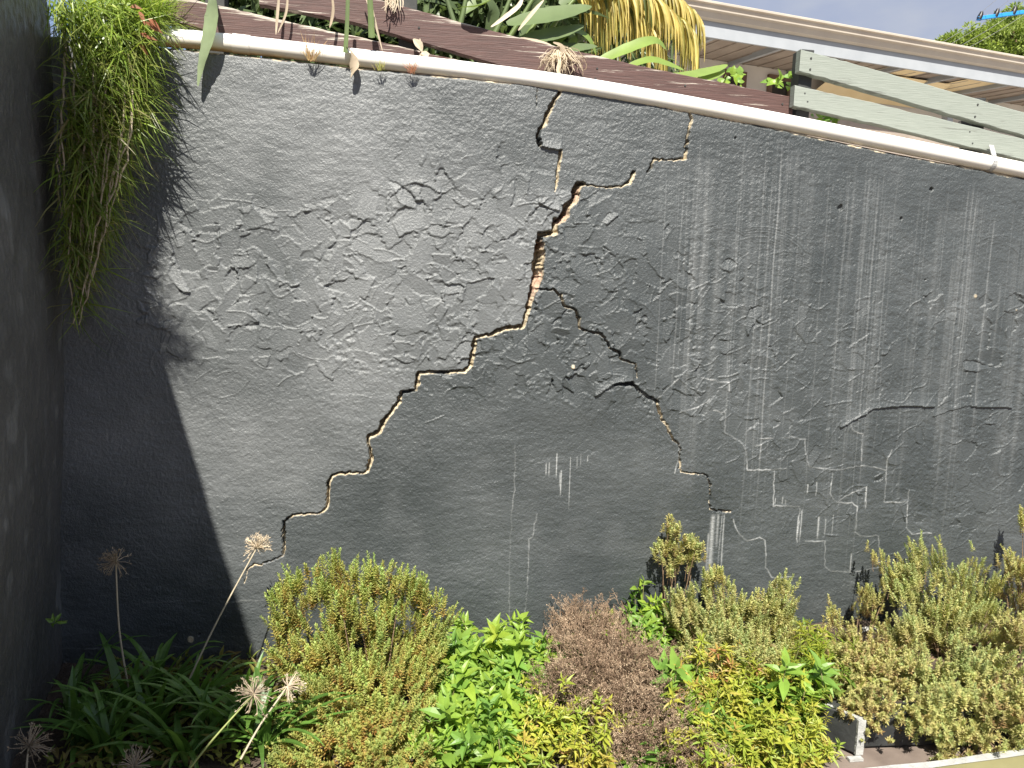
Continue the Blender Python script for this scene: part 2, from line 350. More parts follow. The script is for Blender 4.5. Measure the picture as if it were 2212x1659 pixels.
# ridges and scraped lines
def ridge(pts, wid, hgt, jit=0.0):
    p = np.asarray(pts, float); p = bez(*p, n=max(4, len(p)*5)) if len(p) > 2 else p
    for a, b in zip(p[:-1], p[1:]):
        m = wid*3; w = win(min(a[0], b[0])-m, max(a[0], b[0])+m, min(a[1], b[1])-m, max(a[1], b[1])+m)
        if w is None: continue
        dx, dz = b-a; L2 = dx*dx+dz*dz+1e-12
        t = np.clip(((GX[w]-a[0])*dx+(GZ[w]-a[1])*dz)/L2, 0, 1)
        d = np.hypot(GX[w]-a[0]-t*dx, GZ[w]-a[1]-t*dz) + 0.0018*n4[w]
        tmp[w] = np.maximum(tmp[w], hgt*np.exp(-(d/wid)**2))
tmp = np.zeros_like(h)
for k in range(300):
    px = rw.uniform(330, 2300) if k < 130 else rw.uniform(1480, 2300)
    lo = np.interp(px, BX, BLO); hi = np.interp(px, BX, BHI)
    py = rw.uniform(lo-30, hi+90)
    if px > 1780 and rw.random() < .4: py = rw.uniform(850, 1200)
    x, z = wp(px, py); th = rw.normal(0.75, 0.5) if px > 1500 else rw.uniform(0, 3.1); L_ = rw.uniform(0.02, 0.085); c = rw.normal(0, .3)
    a = np.array([x, z]); dv = np.array([math.cos(th), math.sin(th)]); nv = np.array([-dv[1], dv[0]])
    ridge([a-dv*L_, a+nv*L_*c, a+dv*L_], rw.uniform(0.0024, 0.0042), rw.uniform(0.0015, 0.0042))
for px, py, r0 in ((860, 450, .10), (500, 830, .09), (880, 840, .09), (1560, 540, .16), (1640, 580, .2), (1640, 610, .13), (1700, 620, .17), (2060, 690, .07), (2050, 720, .1), (2160, 560, .12), (600, 1130, .12), (770, 900, .1), (880, 1330, .1)):
    x, z = wp(px, py)                     # arcs left by the float
    for q in range(7):
        rr = r0*(1+0.09*q); a0 = rw.uniform(.2, .9); a1 = a0+rw.uniform(.9, 1.7)
        A = np.linspace(a0, a1, 5); ridge(np.stack([x+rr*np.cos(A), z+rr*.7*np.sin(A)], -1), 0.0034, rw.uniform(.0008, .0022))
h += tmp
def Zb(*pp): return [(1210+x*.4531, 605+y*.4531) for x, y in pp]
tmp = np.zeros_like(h)
for pts, hg in ((Zb((1340, 700), (1450, 640), (1500, 612), (1640, 600), (1780, 606)), .013), (Zb((1960, 604), (2050, 606), (2150, 610)), .011),
            (Zb((170, 552), (215, 520), (270, 490), (340, 484)), .014), (Zb((1780, 650), (1900, 610), (1960, 600), (2080, 570)), .006),
            ([(1166, 318), (1185, 320), (1210, 326)], .018), ([(845, 425), (875, 400), (910, 398), (948, 416)], .007), ([(1165, 437), (1185, 450), (1205, 456)], .012),
            ([(525, 500), (560, 490), (590, 480)], .006), ([(505, 495), (545, 490), (600, 500)], .005)):
    q = np.array([wp(*a) for a in pts]); q = bez(*q, n=16)
    for a, b in zip(q[:-1], q[1:]):       # an overhanging lip: full height at the line, fading upwards
        w = win(min(a[0], b[0])-.004, max(a[0], b[0])+.004, min(a[1], b[1])-.02, max(a[1], b[1])+.07)
        if w is None: continue
        t = np.clip((GX[w]-a[0])/(b[0]-a[0]+1e-9), 0, 1); dz = GZ[w]-(a[1]+t*(b[1]-a[1])) + .003*n3[w]
        tmp[w] = np.maximum(tmp[w], np.where(dz > 0, hg*np.exp(-dz/.03), 0))
h += tmp
# cracks
bare = np.zeros_like(h); brick = np.zeros_like(h); stain = np.zeros_like(h)
dep = np.zeros_like(h)
PXM = D/F*1.02                            # metres per photo unit on the wall
def crack(pts, deep=1.0, lit=1.0):
    p = np.array([(*wp(a[0], a[1]), a[2]*PXM) for a in pts])
    q = [p[0]]
    for a, b in zip(p[:-1], p[1:]):
        n = max(1, int(np.hypot(*(b-a)[:2])/.011))
        for i in range(1, n+1):
            c = a+(b-a)*i/n; c = c.copy()
            j = min(0.0026, 0.3*c[2]+.0008)
            c[:2] += rw.normal(0, j, 2); c[2] *= rw.uniform(.88, 1.12); q.append(c)
    P3 = np.array(q); m = P3[:, 2].max()*.6+.016
    W_ = win(P3[:, 0].min()-m, P3[:, 0].max()+m, P3[:, 1].min()-m, P3[:, 1].max()+m)
    z0_, x0_ = W_[0].start, W_[1].start
    X_, Z_ = GX[W_], GZ[W_]; dm = np.full(X_.shape, 9.0); ox = np.zeros_like(dm); oz = np.zeros_like(dm); hw = np.full(X_.shape, .001)
    for a, b in zip(q[:-1], q[1:]):
        w = win(min(a[0], b[0])-m, max(a[0], b[0])+m, min(a[1], b[1])-m, max(a[1], b[1])+m)
        w = (slice(max(w[0].start-z0_, 0), w[0].stop-z0_), slice(max(w[1].start-x0_, 0), w[1].stop-x0_))
        dx, dz = (b-a)[:2]; L2 = dx*dx+dz*dz+1e-12
        t = np.clip(((X_[w]-a[0])*dx+(Z_[w]-a[1])*dz)/L2, 0, 1)
        px_ = X_[w]-a[0]-t*dx; pz_ = Z_[w]-a[1]-t*dz; d = np.hypot(px_, pz_); k = d < dm[w]
        dm[w] = np.where(k, d, dm[w]); ox[w] = np.where(k, px_, ox[w]); oz[w] = np.where(k, pz_, oz[w]); hw[w] = np.where(k, (a[2]+t*(b[2]-a[2]))/2+.0006, hw[w])
    jag = .0016*n4[W_]+.0012*n6[W_]+.0022*n3[W_]*np.clip(hw/.008, .3, 1.2); d = dm+jag
    s = np.clip((ox*.75-oz*.66)/hw, -1.5, 1.5)          # negative: upper left side, positive: lower right side
    ins = np.clip((hw-d)/.0022+.5, 0, 1); big = np.clip(hw/.010, .4, 2.2)
    patch = np.clip(.74+.3*np.clip((hw-.009)/.004, 0, 1)+1.5*pt1[W_]+.6*pt2[W_], 0, 1)   # where the broken edge shows its inside
    patch = np.maximum(patch, np.clip((hw-.013)/.006, 0, .85))
    prof = np.where(s < .05+.5*pt2[W_]+.4*(1-patch), .085, .006+.024*np.clip(1-s, 0, 2)+.005*n3[W_])*big*deep
    dep[W_] = np.maximum(dep[W_], ins*prof)
    lip = np.clip((hw+np.where(s > 0, .0031*patch-.0012, -.0016)*min(lit, 1)-d+.0024*n4[W_]+.0015*n3[W_])/.002, 0, 1)
    bare[W_] = np.maximum(bare[W_], lip*min(lit, 1)*np.where(s > 0, np.clip(patch*1.6, 0, 1), 1))
    brick[W_] = np.maximum(brick[W_], ins*np.clip((hw-.011)/.005, 0, 1)*np.clip(.5+.9*vn_mid[W_]+.4*n3[W_], 0, 1))
pt1 = vnoise(.085, 31); pt2 = vnoise(.04, 32)
MAIN = [(1262, 398, 7), (1250, 400, 14), (1244, 415, 15), (1243, 436, 12), (1224, 446, 14), (1219, 470, 15), (1198, 481, 12), (1198, 502, 12), (1166, 507, 9), (1164, 545, 23), (1162, 590, 22), (1152, 630, 14), (1141, 662, 9), (1136, 690, 9), (1131, 706, 7), (1085, 710, 9), (1065, 722, 8), (1028, 728, 7), (1021, 760, 8), (1017, 790, 8), (1003, 803, 6), (950, 804, 6), (905, 806, 7), (901, 830, 8), (898, 843, 6), (868, 848, 6), (862, 868, 7), (845, 890, 8), (829, 910, 10), (820, 932, 10), (796, 944, 8), (796, 960, 5), (802, 975, 6), (800, 1000, 8), (793, 1017, 6), (785, 1021, 3), (735, 1022, 5), (716, 1030, 5), (710, 1050, 7), (708, 1080, 7), (706, 1099, 5), (690, 1109, 3.5), (650, 1112, 4), (632, 1113, 4), (614, 1128, 5), (612, 1160, 7), (613, 1199, 5)]
crack(MAIN)
crack([(613, 1201, 2), (600, 1205, 2.6), (570, 1219, 3), (545, 1222, 2.4), (535, 1232, 2), (528, 1260, 1.2)], .5)
crack([(1214, 186, 7), (1209, 203, 6), (1195, 220, 7), (1184, 243, 9), (1177, 266, 8), (1164, 285, 6), (1163, 313, 8)])
crack([(1211, 327, 6), (1208, 350, 6), (1205, 372, 5), (1201, 400, 3), (1199, 415, 1.2)], .8)
crack([(1160, 187, 1.2), (1159, 232, 1.0)], .4, .3)
crack([(1490, 236, 6), (1493, 262, 4), (1488, 282, 4.5), (1483, 312, 6), (1480, 343, 4), (1440, 345, 1.6), (1411, 343, 4), (1408, 360, 6), (1396, 373, 3)], .8)
crack([(1368, 374, 8), (1361, 394, 7), (1346, 402, 3.5), (1320, 405, 2.5), (1290, 403, 1.2), (1258, 398, 2)], .8)
crack([(1165, 624, 2), (1195, 626, 4), (1212, 637, 4), (1217, 662, 5), (1240, 669, 3.5), (1250, 690, 5), (1252, 708, 4), (1270, 716, 2.5), (1300, 721, 4), (1310, 740, 4), (1318, 753, 3), (1335, 760, 5), (1343, 776, 4), (1371, 786, 2), (1376, 815, 1.5)], .8, .45)
crack([(1330, 831, 5), (1365, 829, 8), (1386, 849, 7), (1420, 870, 6)], .7, .05)
crack([(1420, 870, 6), (1426, 890, 6), (1430, 905, 4), (1441, 920, 5), (1451, 946, 4.5), (1468, 965, 2.5), (1468, 1010, 3.2), (1471, 1020, 2), (1526, 1025, 2), (1533, 1045, 3), (1533, 1098, 3.5), (1541, 1104, 4), (1577, 1106, 3)], .6, .8)
h -= dep
h += 0.004*np.clip(1-np.abs(PXg-1110)/500, 0, 1)
# pale hair cracks with raised efflorescence
HAIR = [Zb((670, 465), (740, 480), (750, 487), (805, 485), (805, 530)), Zb((570, 630), (640, 610), (660, 605), (715, 570)),
        Zb((730, 620), (785, 632), (785, 730), (820, 745), (862, 770), (885, 820), (890, 905), (960, 905), (1012, 905), (1075, 895)),
        Zb((950, 756), (1005, 752)), Zb((930, 790), (955, 785), (950, 850)), Zb((1065, 752), (1100, 748), (1165, 755), (1170, 830), (1185, 890), (1270, 900), (1330, 907), (1380, 895), (1440, 885), (1500, 893), (1555, 905), (1545, 1060), (1655, 1058), (1650, 1185), (1680, 1210), (1770, 1205)),
        Zb((1020, 905), (1015, 1075), (1140, 1078)), Zb((1143, 1090), (1130, 1250)), Zb((1170, 1245), (1265, 1245), (1262, 1370), (1290, 1387), (1400, 1392), (1520, 1370), (1520, 1220), (1432, 1222), (1410, 1200), (1415, 1085), (1390, 1060), (1320, 1062)),
        Zb((1320, 1060), (1360, 1030), (1460, 985), (1455, 1090)), Zb((825, 1140), (845, 1200), (890, 1245), (950, 1225), (975, 1240), (980, 1370), (1010, 1420), (1105, 1415)),
        Zb((1385, 690), (1392, 715), (1440, 735), (1435, 860)), Zb((1655, 1058), (1660, 1000)), Zb((1300, 920), (1285, 1020), (1320, 1062)), Zb((440, 590), (470, 560), (560, 470)), Zb((1555, 905), (1560, 850), (1580, 810)),
        Zb((545, 920), (560, 860), (570, 780)), [(130, 1400), (200, 1402), (260, 1395), (310, 1403), (380, 1396), (420, 1398)], [(495, 1303), (525, 1298), (570, 1297)], [(310, 1303), (430, 1298)],
        [(1113, 962), (1112, 1050), (1104, 1120), (1101, 1200), (1100, 1345)], [(1160, 1110), (1150, 1160), (1143, 1165), (1140, 1240), (1138, 1290), (1132, 1360)]]
tmp = np.zeros_like(h)
def hair(pts, wid, amt, hg=0.0016):
    p = np.array([wp(*a) for a in pts]); q = [p[0]]
    for a, b in zip(p[:-1], p[1:]):
        n = max(1, int(np.hypot(*(b-a))/.018))
        for i in range(1, n+1): q.append(a+(b-a)*i/n + rw.normal(0, .0022, 2))
    for a, b in zip(q[:-1], q[1:]):
        m = .014; w = win(min(a[0], b[0])-m, max(a[0], b[0])+m, min(a[1], b[1])-m, max(a[1], b[1])+m)
        if w is None: continue
        dx, dz = b-a; t = np.clip(((GX[w]-a[0])*dx+(GZ[w]-a[1])*dz)/(dx*dx+dz*dz+1e-12), 0, 1)
        d = np.hypot(GX[w]-a[0]-t*dx, GZ[w]-a[1]-t*dz)+.001*n4[w]; g = np.exp(-(d/wid)**2)*np.clip(.6+.9*pt1[w]+.5*pt2[w], .38, 1)
        stain[w] = np.maximum(stain[w], amt*g); tmp[w] = np.maximum(tmp[w], hg*g)
for k, p in enumerate(HAIR): hair(p, 0.0027, 0.72 if k < 17 else 0.34)
h += tmp
# run-off streaks
def streak(px, y0, y1, wid, amt):
    x, za = wp(px, y0); _, zb = wp(px, y1); w = win(x-wid*3-.004, x+wid*3+.004, zb, za)
    if w is None: return
    wob = rw.normal(0, .0006)*np.sin(GZ[w]*9+rw.uniform(0, 6))*3
    f = (GZ[w]-zb)/(za-zb+1e-9); fade = np.clip(f/.3, 0, 1)*np.clip((1-f)/.06, 0, 1)
    g = np.exp(-((GX[w]-x-wob)/wid)**2)*fade*amt
    stain[w] = np.minimum(1, stain[w]+g)
for k in range(95):
    px = rw.choice([rw.uniform(1400, 2240), rw.uniform(1400, 2240), rw.normal(1500, 26), rw.normal(1690, 18), rw.normal(1880, 20), rw.normal(2110, 28), rw.normal(1640, 60)])
    top = np.interp(px, [1400, 2212], [235, 392]) + abs(rw.normal(0, 40)); streak(px, top, top+rw.uniform(200, 1000), rw.uniform(.001, .0032), rw.uniform(.04, .14))
for k in range(36):
    px = rw.uniform(1400, 2240); top = np.interp(px, [1400, 2212], [240, 400])+rw.uniform(0, 250); streak(px, top, top+rw.uniform(200, 700), rw.uniform(.005, .016), rw.uniform(.03, .09))
for px in (1440, 1476, 1500, 1598, 1655, 1668, 1688, 1835, 1880, 1895, 1925, 2095, 2110, 2150):
    streak(px, np.interp(px, [1400, 2212], [260, 400])+rw.uniform(0, 120), rw.uniform(900, 1250), rw.uniform(.0018, .004), rw.uniform(.12, .22))
for px, a, b, wd_, am in ((1541, 1108, 1262, .011, .62), (1552, 1108, 1190, .006, .5), (1565, 1108, 1245, .0032, .6), (1559, 1110, 1240, .002, .5), (1531, 1150, 1250, .005, .4),
                          (1180, 1000, 1028, .002, .9), (1187, 998, 1030, .0022, .8), (1204, 978, 1035, .0022, .95), (1212, 1015, 1075, .0026, .95), (1210, 1020, 1055, .002, .8), (1233, 985, 1105, .0017, .6), (1247, 985, 1015, .0018, .6), (1255, 980, 1010, .0014, .5), (1270, 985, 1000, .0014, .5),
                          (1733, 1100, 1172, .0028, .8), (1725, 1115, 1170, .003, .7), (1770, 1115, 1168, .0045, .7), (1784, 1120, 1160, .002, .6), (1745, 1045, 1070, .003, .8), (1765, 1040, 1075, .002, .8), (1690, 1072, 1090, .002, .8), (1676, 1075, 1090, .002, .7), (1840, 1195, 1240, .0025, .7), (1870, 1050, 1100, .0018, .6), (1800, 1110, 1160, .0018, .5), (1697, 1080, 1090, .002, .6)):
    streak(px, a, b, wd_, am)
# pock marks, chips, bare rim under the pipe
for px, py, r, b_ in ((1815, 448, .014, .0), (2012, 410, .010, 0), (1948, 472, .008, 0), (1238, 793, .010, 1), (412, 1381, .016, 1), (2108, 640, .009, .6), (2195, 670, .007, .7), (1270, 315, .006, 0), (1588, 300, .006, 0), (430, 1372, .008, 0), (1790, 612, .005, 0), (2000, 605, .006, 0)):
    x, z = wp(px, py); w = win(x-.06, x+.06, z-.06, z+.06)
    if w is None: continue
    d = np.hypot(GX[w]-x, (GZ[w]-z)*.8)+.004*n4[w]; g = np.clip((r-d)/.004, 0, 1)
    h[w] -= (.016 if not b_ else -.004)*g
    if b_: bare[w] = np.maximum(bare[w], g*b_); stain[w] = np.maximum(stain[w], g*(.7 if px < 500 else 0))
ZT = ztop(GX)
bare = np.maximum(bare, np.clip((GZ-ZT+.006+.009*vnoise(.05, 21)+.004*n4)/.003, 0, 1)*.9)
h -= np.clip((GZ-ZT+.012+.006*n3)/.012, 0, 1)*.01
# paler paint above and left of the crack, sun sheen put into its colour
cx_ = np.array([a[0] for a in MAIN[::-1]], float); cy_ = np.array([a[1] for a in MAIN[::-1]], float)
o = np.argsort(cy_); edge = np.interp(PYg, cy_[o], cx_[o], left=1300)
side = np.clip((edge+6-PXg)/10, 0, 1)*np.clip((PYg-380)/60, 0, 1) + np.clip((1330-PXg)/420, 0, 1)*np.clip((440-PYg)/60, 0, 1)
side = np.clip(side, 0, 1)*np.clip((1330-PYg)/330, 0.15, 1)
pale_sheen = np.clip(side*(.55+.25*n5)+.12*vnoise(.12, 12), 0, 1)
keep = GZ < ZT+DX; GZc = np.minimum(GZ, ZT)
V = np.stack([GX, D-h, GZc], -1).reshape(-1, 3)
idx = np.arange(nx*nz).reshape(nz, nx)
q = np.stack([idx[:-1, :-1], idx[:-1, 1:], idx[1:, 1:], idx[1:, :-1]], -1).reshape(-1, 4)
kq = keep[:-1].copy(); kq = (kq[:, :-1] & kq[:, 1:]).reshape(-1) & (GZ[:-1] < ZT[:-1])[:, :-1].reshape(-1)
q = q[kq]
# plain remainder of the wall: cap, back, ends, part right of the picture
nb = len(V); cols = np.arange(0, nx, 12); cx2 = np.append(xs[cols], 9.0)
ex = []
for x in cx2: ex += [(x, D+.006, float(ztop(x))-.002), (x, D+.21, float(ztop(x))+.035), (x, D+.21, -.3), (x, D+.02, -.3), (x, D+.02, Z0+.02)]
eq = []
for i in range(len(cx2)-1):
    a = nb+i*5; b = a+5
    eq += [(a, b, b+1, a+1), (a+1, b+1, b+2, a+2), (a+3, a+4, b+4, b+3)]
k5 = nb+len(ex); xe = xs[-1]; ex += [(xe-.003, D+.003, -.3), (9.0, D+.003, -.3), (9.0, D+.003, float(ztop(9.0))-.004), (6.0, D+.003, float(ztop(6.0))-.004), (xe-.003, D+.003, float(ztop(xe))-.004), (6.0, D+.003, -.3)]; eq += [(k5, k5+5, k5+3, k5+4), (k5+5, k5+1, k5+2, k5+3)]
V = np.concatenate([V, ex]); q = np.concatenate([q, eq]); pad = np.zeros(len(ex))
bp = pad.copy(); bp[0:-6:5] = .9; bp[1:-6:5] = .9
me = mesh_np('cracked_wall', V, q, {'bare': np.append(bare, bp), 'brick': np.append(brick, pad), 'stain': np.append(stain, pad), 'pale_sheen': np.append(pale_sheen, pad)}, True)
me.materials.append(M_WALL)
wall = bpy.data.objects.new('cracked_wall', me); sc.collection.objects.link(wall)
tag(wall, 'dark grey rendered wall split by long stepped cracks showing bare brick', 'wall')

# ------------------------------------------------------------------ dark side wall on the left
SWX = .155
SW = np.array([SWX, -1.0, 0.0]); SZ = float(at(112, -4, D)[2])+.10; SS = 0.17
mu = np.linspace(0, 3.6, 520); vz = np.linspace(0, 1, 420)
MU, VZ = np.meshgrid(mu, vz)
r2 = np.random.default_rng(3)
def gn(n1, n2, c1, c2):
    g = r2.uniform(-1, 1, (n1//c1+3, n2//c2+3)); a = np.arange(n1)/c1; b = np.arange(n2)/c2
    i, j = a.astype(int), b.astype(int); u = (a-i)[:, None]; v = (b-j); u = u*u*(3-2*u); v = v*v*(3-2*v)
    return (g[i][:, j]*(1-v)+g[i][:, j+1]*v)*(1-u) + (g[i+1][:, j]*(1-v)+g[i+1][:, j+1]*v)*u
hh = .008*gn(420, 520, 60, 60)+.004*gn(420, 520, 12, 9)+.0022*gn(420, 520, 3, 2)
ntl = nrm(np.array([1.0, SWX, 0]))
ZZ = -.2 + VZ*(SZ+SS*MU+.2)
Vs = np.stack([CORNER+SW[0]*MU, D+.012+SW[1]*MU, ZZ], -1) + ntl*hh[..., None]
Vs[..., 0] -= .075*np.clip((1.75-ZZ)/1.5, 0, 1)
Vs = Vs.reshape(-1, 3); ii = np.arange(420*520).reshape(420, 520)
qs = np.stack([ii[:-1, :-1], ii[1:, :-1], ii[1:, 1:], ii[:-1, 1:]], -1).reshape(-1, 4)
st2 = np.clip(gn(420, 520, 14, 10)*gn(420, 520, 60, 40)*.9-.12, 0, .2)
n0 = len(Vs); ex = []
for m_ in (0, 3.6):
    for off in (0, -.22):
        for z in (-.2, SZ+SS*m_): ex.append(np.array([CORNER+SWX*m_, D+.012-m_, z])+ntl*off+np.array([0, 0, -.001]))
e = [n0+i for i in range(8)]
qs = np.concatenate([qs, [(e[1], e[5], e[7], e[3]), (e[4], e[6], e[7], e[5]), (e[2], e[3], e[7], e[6])]])
Vs = np.concatenate([Vs, ex]); z8 = np.zeros(8)
me = mesh_np('side_wall', Vs, qs, {'bare': np.zeros(len(Vs)), 'brick': np.zeros(len(Vs)), 'stain': np.append(st2.ravel(), z8), 'pale_sheen': np.zeros(len(Vs))}, True)
M_SIDE = wallmat('painted_side_render', (0.075, 0.075, 0.07), (0.125, 0.122, 0.115)); me.materials.append(M_SIDE)
sw = bpy.data.objects.new('side_wall', me); sc.collection.objects.link(sw)
tag(sw, 'shaded dark wall at the left edge meeting the cracked wall in a corner', 'wall')
def on_side(px, py):                      # point of the photo on the side wall
    d = ray(px, py); n = ntl; p0 = np.array([CORNER, D+.012, 0]); return CAM + d*((p0-CAM) @ n)/(d @ n)

# ------------------------------------------------------------------ ground, terrace, low planter, olive slab
def sheet(name, P, m, sub=1):
    b = MB(); b.add(P, [(0, 1, 2, 3)]); o = b.build(name, m); tag(o, kind='structure'); return o
sheet('ground', [(-45, -45, -.012), (45, -45, -.012), (45, D+.1, -.012), (-45, D+.1, -.012)], M_CONC)
g = MB(); gx = np.linspace(-4, 9, 90); gy = np.linspace(2.9, D+.05, 22); A, B = np.meshgrid(gx, gy)
gz = .02+.02*np.sin(A*7.3+B*5)+rng.normal(0, .009, A.shape); gz[:2] = -.02
gi = np.arange(90*22).reshape(22, 90)
g.add(np.stack([A, B, gz], -1).reshape(-1, 3), np.stack([gi[:-1, :-1], gi[:-1, 1:], gi[1:, 1:], gi[1:, :-1]], -1).reshape(-1, 4))
tag(g.build('soil_bed', M_SOIL, smooth=True), kind='structure')
tz = lambda x: float(ztop(np.clip(x, -2.2, 5.0)))-.10
g = MB(); tx = np.array([-45, -2.2, -1, 0, 1, 2, 3, 4, 5, 45.0])
tv = [(x, y, tz(x)+.09) for y in (D+.205, 45.0) for x in tx]; k = len(tx)
g.add(tv, [(i, i+1, i+1+k, i+k) for i in range(k-1)]); tag(g.build('terrace_ground', plain('pale_bounce_ground', (0.30, 0.27, 0.23), (0.42, 0.38, 0.33), 3, 0.9, 0.3)), kind='structure')  # unseen ground made pale to bounce light up under the eaves

# low planter: dark box with white painted edging
c0 = atz(1852, 1632, 0.0); PH = .16
bk = atz(1782, 1525, PH); ldir = nrm(np.array([bk[0]-c0[0], bk[1]-c0[1], 0])); 
cb = bk*[1, 1, 0]+ldir*.05
b = MB(); fr = np.array([1.0, -.02, 0]); c1 = c0+fr*3.2
T_ = np.array([0, 0, PH])
inn = nrm(np.array([-ldir[1], ldir[0], 0])); inn = inn if inn[0] > 0 else -inn
w_ = .09
b.beam(c0+inn*w_/2+T_/2, cb+inn*w_/2+T_/2, PH, w_)
b.beam(c0+inn*w_+np.array([0, w_/2, 0])+T_/2, c1+np.array([0, w_/2, 0])+T_/2, PH-.002, w_)
M_PLANT = plain('black_planter_paint', (0.02, 0.022, 0.022), (0.05, 0.052, 0.052), 8, 0.55, .5, .006)
pl = thing('low_planter', c0, 'low dark planter wall with chipped white edging under the right hand shrubs', 'planter')
b.build('planter_wall', M_PLANT, pl, bevel=.006)
b = MB(); Lp = float((bk-c0) @ ldir)
pts_ = np.array([c0+ldir*Lp*f+T_+inn*.016+np.array([0, 0, .004])+rng.normal(0, .0025, 3)*[1, 0, .4] for f in np.linspace(1, 0, 26)])
b.ribbon(pts_, np.linspace(.014, .026, 26)+rng.normal(0, .0012, 26), (0, 0, 1))
for k in range(8):                        # painted corner, a little uneven
    b.box(c0+T_*((k+.5)/8*1.01)+inn*.011+np.array([.0, .010, .001]), (.017+R(-.0008, .0008), 0, 0), (0, .017+R(-.0008, .0008), 0), T_/16*1.01)
b.box(c0+np.array([-.02, -.016, -.004]), (.032, 0, 0), (0, .012, 0), (0, 0, .006))
b.build('white_edging', M_WHITE, pl)
g = MB(); n1 = 30; n2 = 12; 
PA = c0+inn*.08+np.array([0, .1, PH-.03]); S1, S2 = np.meshgrid(np.linspace(0, 1, n1), np.linspace(0, 1, n2))
PV = PA + S1[..., None]*np.array([3.0, 0, 0]) + S2[..., None]*np.array([(cb[0]-c0[0])*(D-.02-PA[1])/(cb[1]-c0[1]), D-.02-PA[1], 0]); PV[..., 2] += rng.normal(0, .012, S1.shape)
gi = np.arange(n1*n2).reshape(n2, n1)
g.add(PV.reshape(-1, 3), np.stack([gi[:-1, :-1], gi[:-1, 1:], gi[1:, 1:], gi[1:, :-1]], -1).reshape(-1, 4)); g.build('planter_soil', M_SOIL, pl, smooth=True)

ed = [(1825, 1680), (1868, 1661), (1930, 1654), (2000, 1648), (2070, 1639), (2140, 1628), (2230, 1617), (2330, 1606)]
E = np.array([atz(x, y, .05) for x, y in ed]); Eb = E+np.array([.05, -.9, 0]); 
ol = thing('olive_slab', E[3], 'smooth olive slab with a chipped white edge in the bottom right corner', 'slab')
b = MB(); k = len(E); low = np.array([0, 0, -.07])
E2 = E+np.array([0, -.035, .0])+rng.normal(0, .003, E.shape)*[0, 1, 0]
b.add(np.concatenate([E2, Eb, E2+low, Eb+low]), [(i, i+k, i+k+1, i+1) for i in range(k-1)] + [(i, i+1, i+1+2*k, i+2*k) for i in range(k-1)])
b.build('slab_top', M_OLIVEPAINT, ol)
b = MB(); up_ = np.array([0, 0, .004])
b.add(np.concatenate([E2+up_+np.array([0, -.004, 0]), E+up_, E+low]), [(i, i+1, i+1+k, i+k) for i in range(k-1)] + [(i+k, i+k+1, i+1+2*k, i+2*k) for i in range(k-1)])
b.build('white_edge', M_WHITE, ol)

# ------------------------------------------------------------------ white pipe along the wall top
PP = [(258, 76), (420, 86), (600, 105), (850, 134), (1000, 151), (1165, 172), (1300, 193), (1500, 228), (1720, 269), (1950, 315), (2212, 368), (2360, 397), (2900, 503)]
YP = D+.012
pc = bez(*[at(x, y, YP) for x, y in PP], n=110)
PR = .0405
pp = thing('drain_pipe', pc[0], 'long white plastic pipe lying along the top of the cracked wall', 'pipe')
def pipe_mesh(C, r, k=28):
    T = nrm(np.gradient(C, axis=0)); S = nrm(np.cross(T, np.array([0, 0, 1.0]))); B = np.cross(S, T)
    a = np.arange(k)*2*math.pi/k
    v = C[:, None]+r*(S[:, None]*np.cos(a)[None, :, None]+B[:, None]*np.sin(a)[None, :, None])
    i = np.arange(len(C)-1)[:, None]*k; j = np.arange(k)[None]
    q = np.stack([i+j, i+(j+1) % k, i+k+(j+1) % k, i+k+j], -1).reshape(-1, 4)
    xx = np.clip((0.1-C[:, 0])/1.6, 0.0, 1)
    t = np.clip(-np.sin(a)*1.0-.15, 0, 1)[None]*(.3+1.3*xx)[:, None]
    return v.reshape(-1, 3), q, t.ravel()
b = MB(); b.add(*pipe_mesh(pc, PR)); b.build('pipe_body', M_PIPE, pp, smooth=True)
def pipe_at(px): i = np.argmin(np.abs(proj(pc)[0]-px)); return i
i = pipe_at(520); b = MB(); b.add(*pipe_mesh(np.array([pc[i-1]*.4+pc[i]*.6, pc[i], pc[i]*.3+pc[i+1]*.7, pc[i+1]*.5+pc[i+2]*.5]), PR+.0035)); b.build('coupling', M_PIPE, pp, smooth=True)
i = pipe_at(2147); cl = MB(); C = pc[i]; T_p = nrm(pc[i+1]-pc[i])
v, q_, _ = pipe_mesh(np.array([C-T_p*.014, C-T_p*.005, C+T_p*.005, C+T_p*.014]), PR+.003); cl.add(v, q_)
cl.beam(C+np.array([0.01, -.012, PR]), C+np.array([0.012, .02, PR+.06]), .004, .028, up=(0, 1, 0)); 
br = cl.build('pipe_clip', M_METAL, pp)
b = MB()
for dx in (-.006, .006): b.tube([C+np.array([dx, -PR-.001, .006]), C+np.array([dx, -PR-.006, .006])], [.0035, .003], 6)
b.build('clip_screw', M_METAL, br)

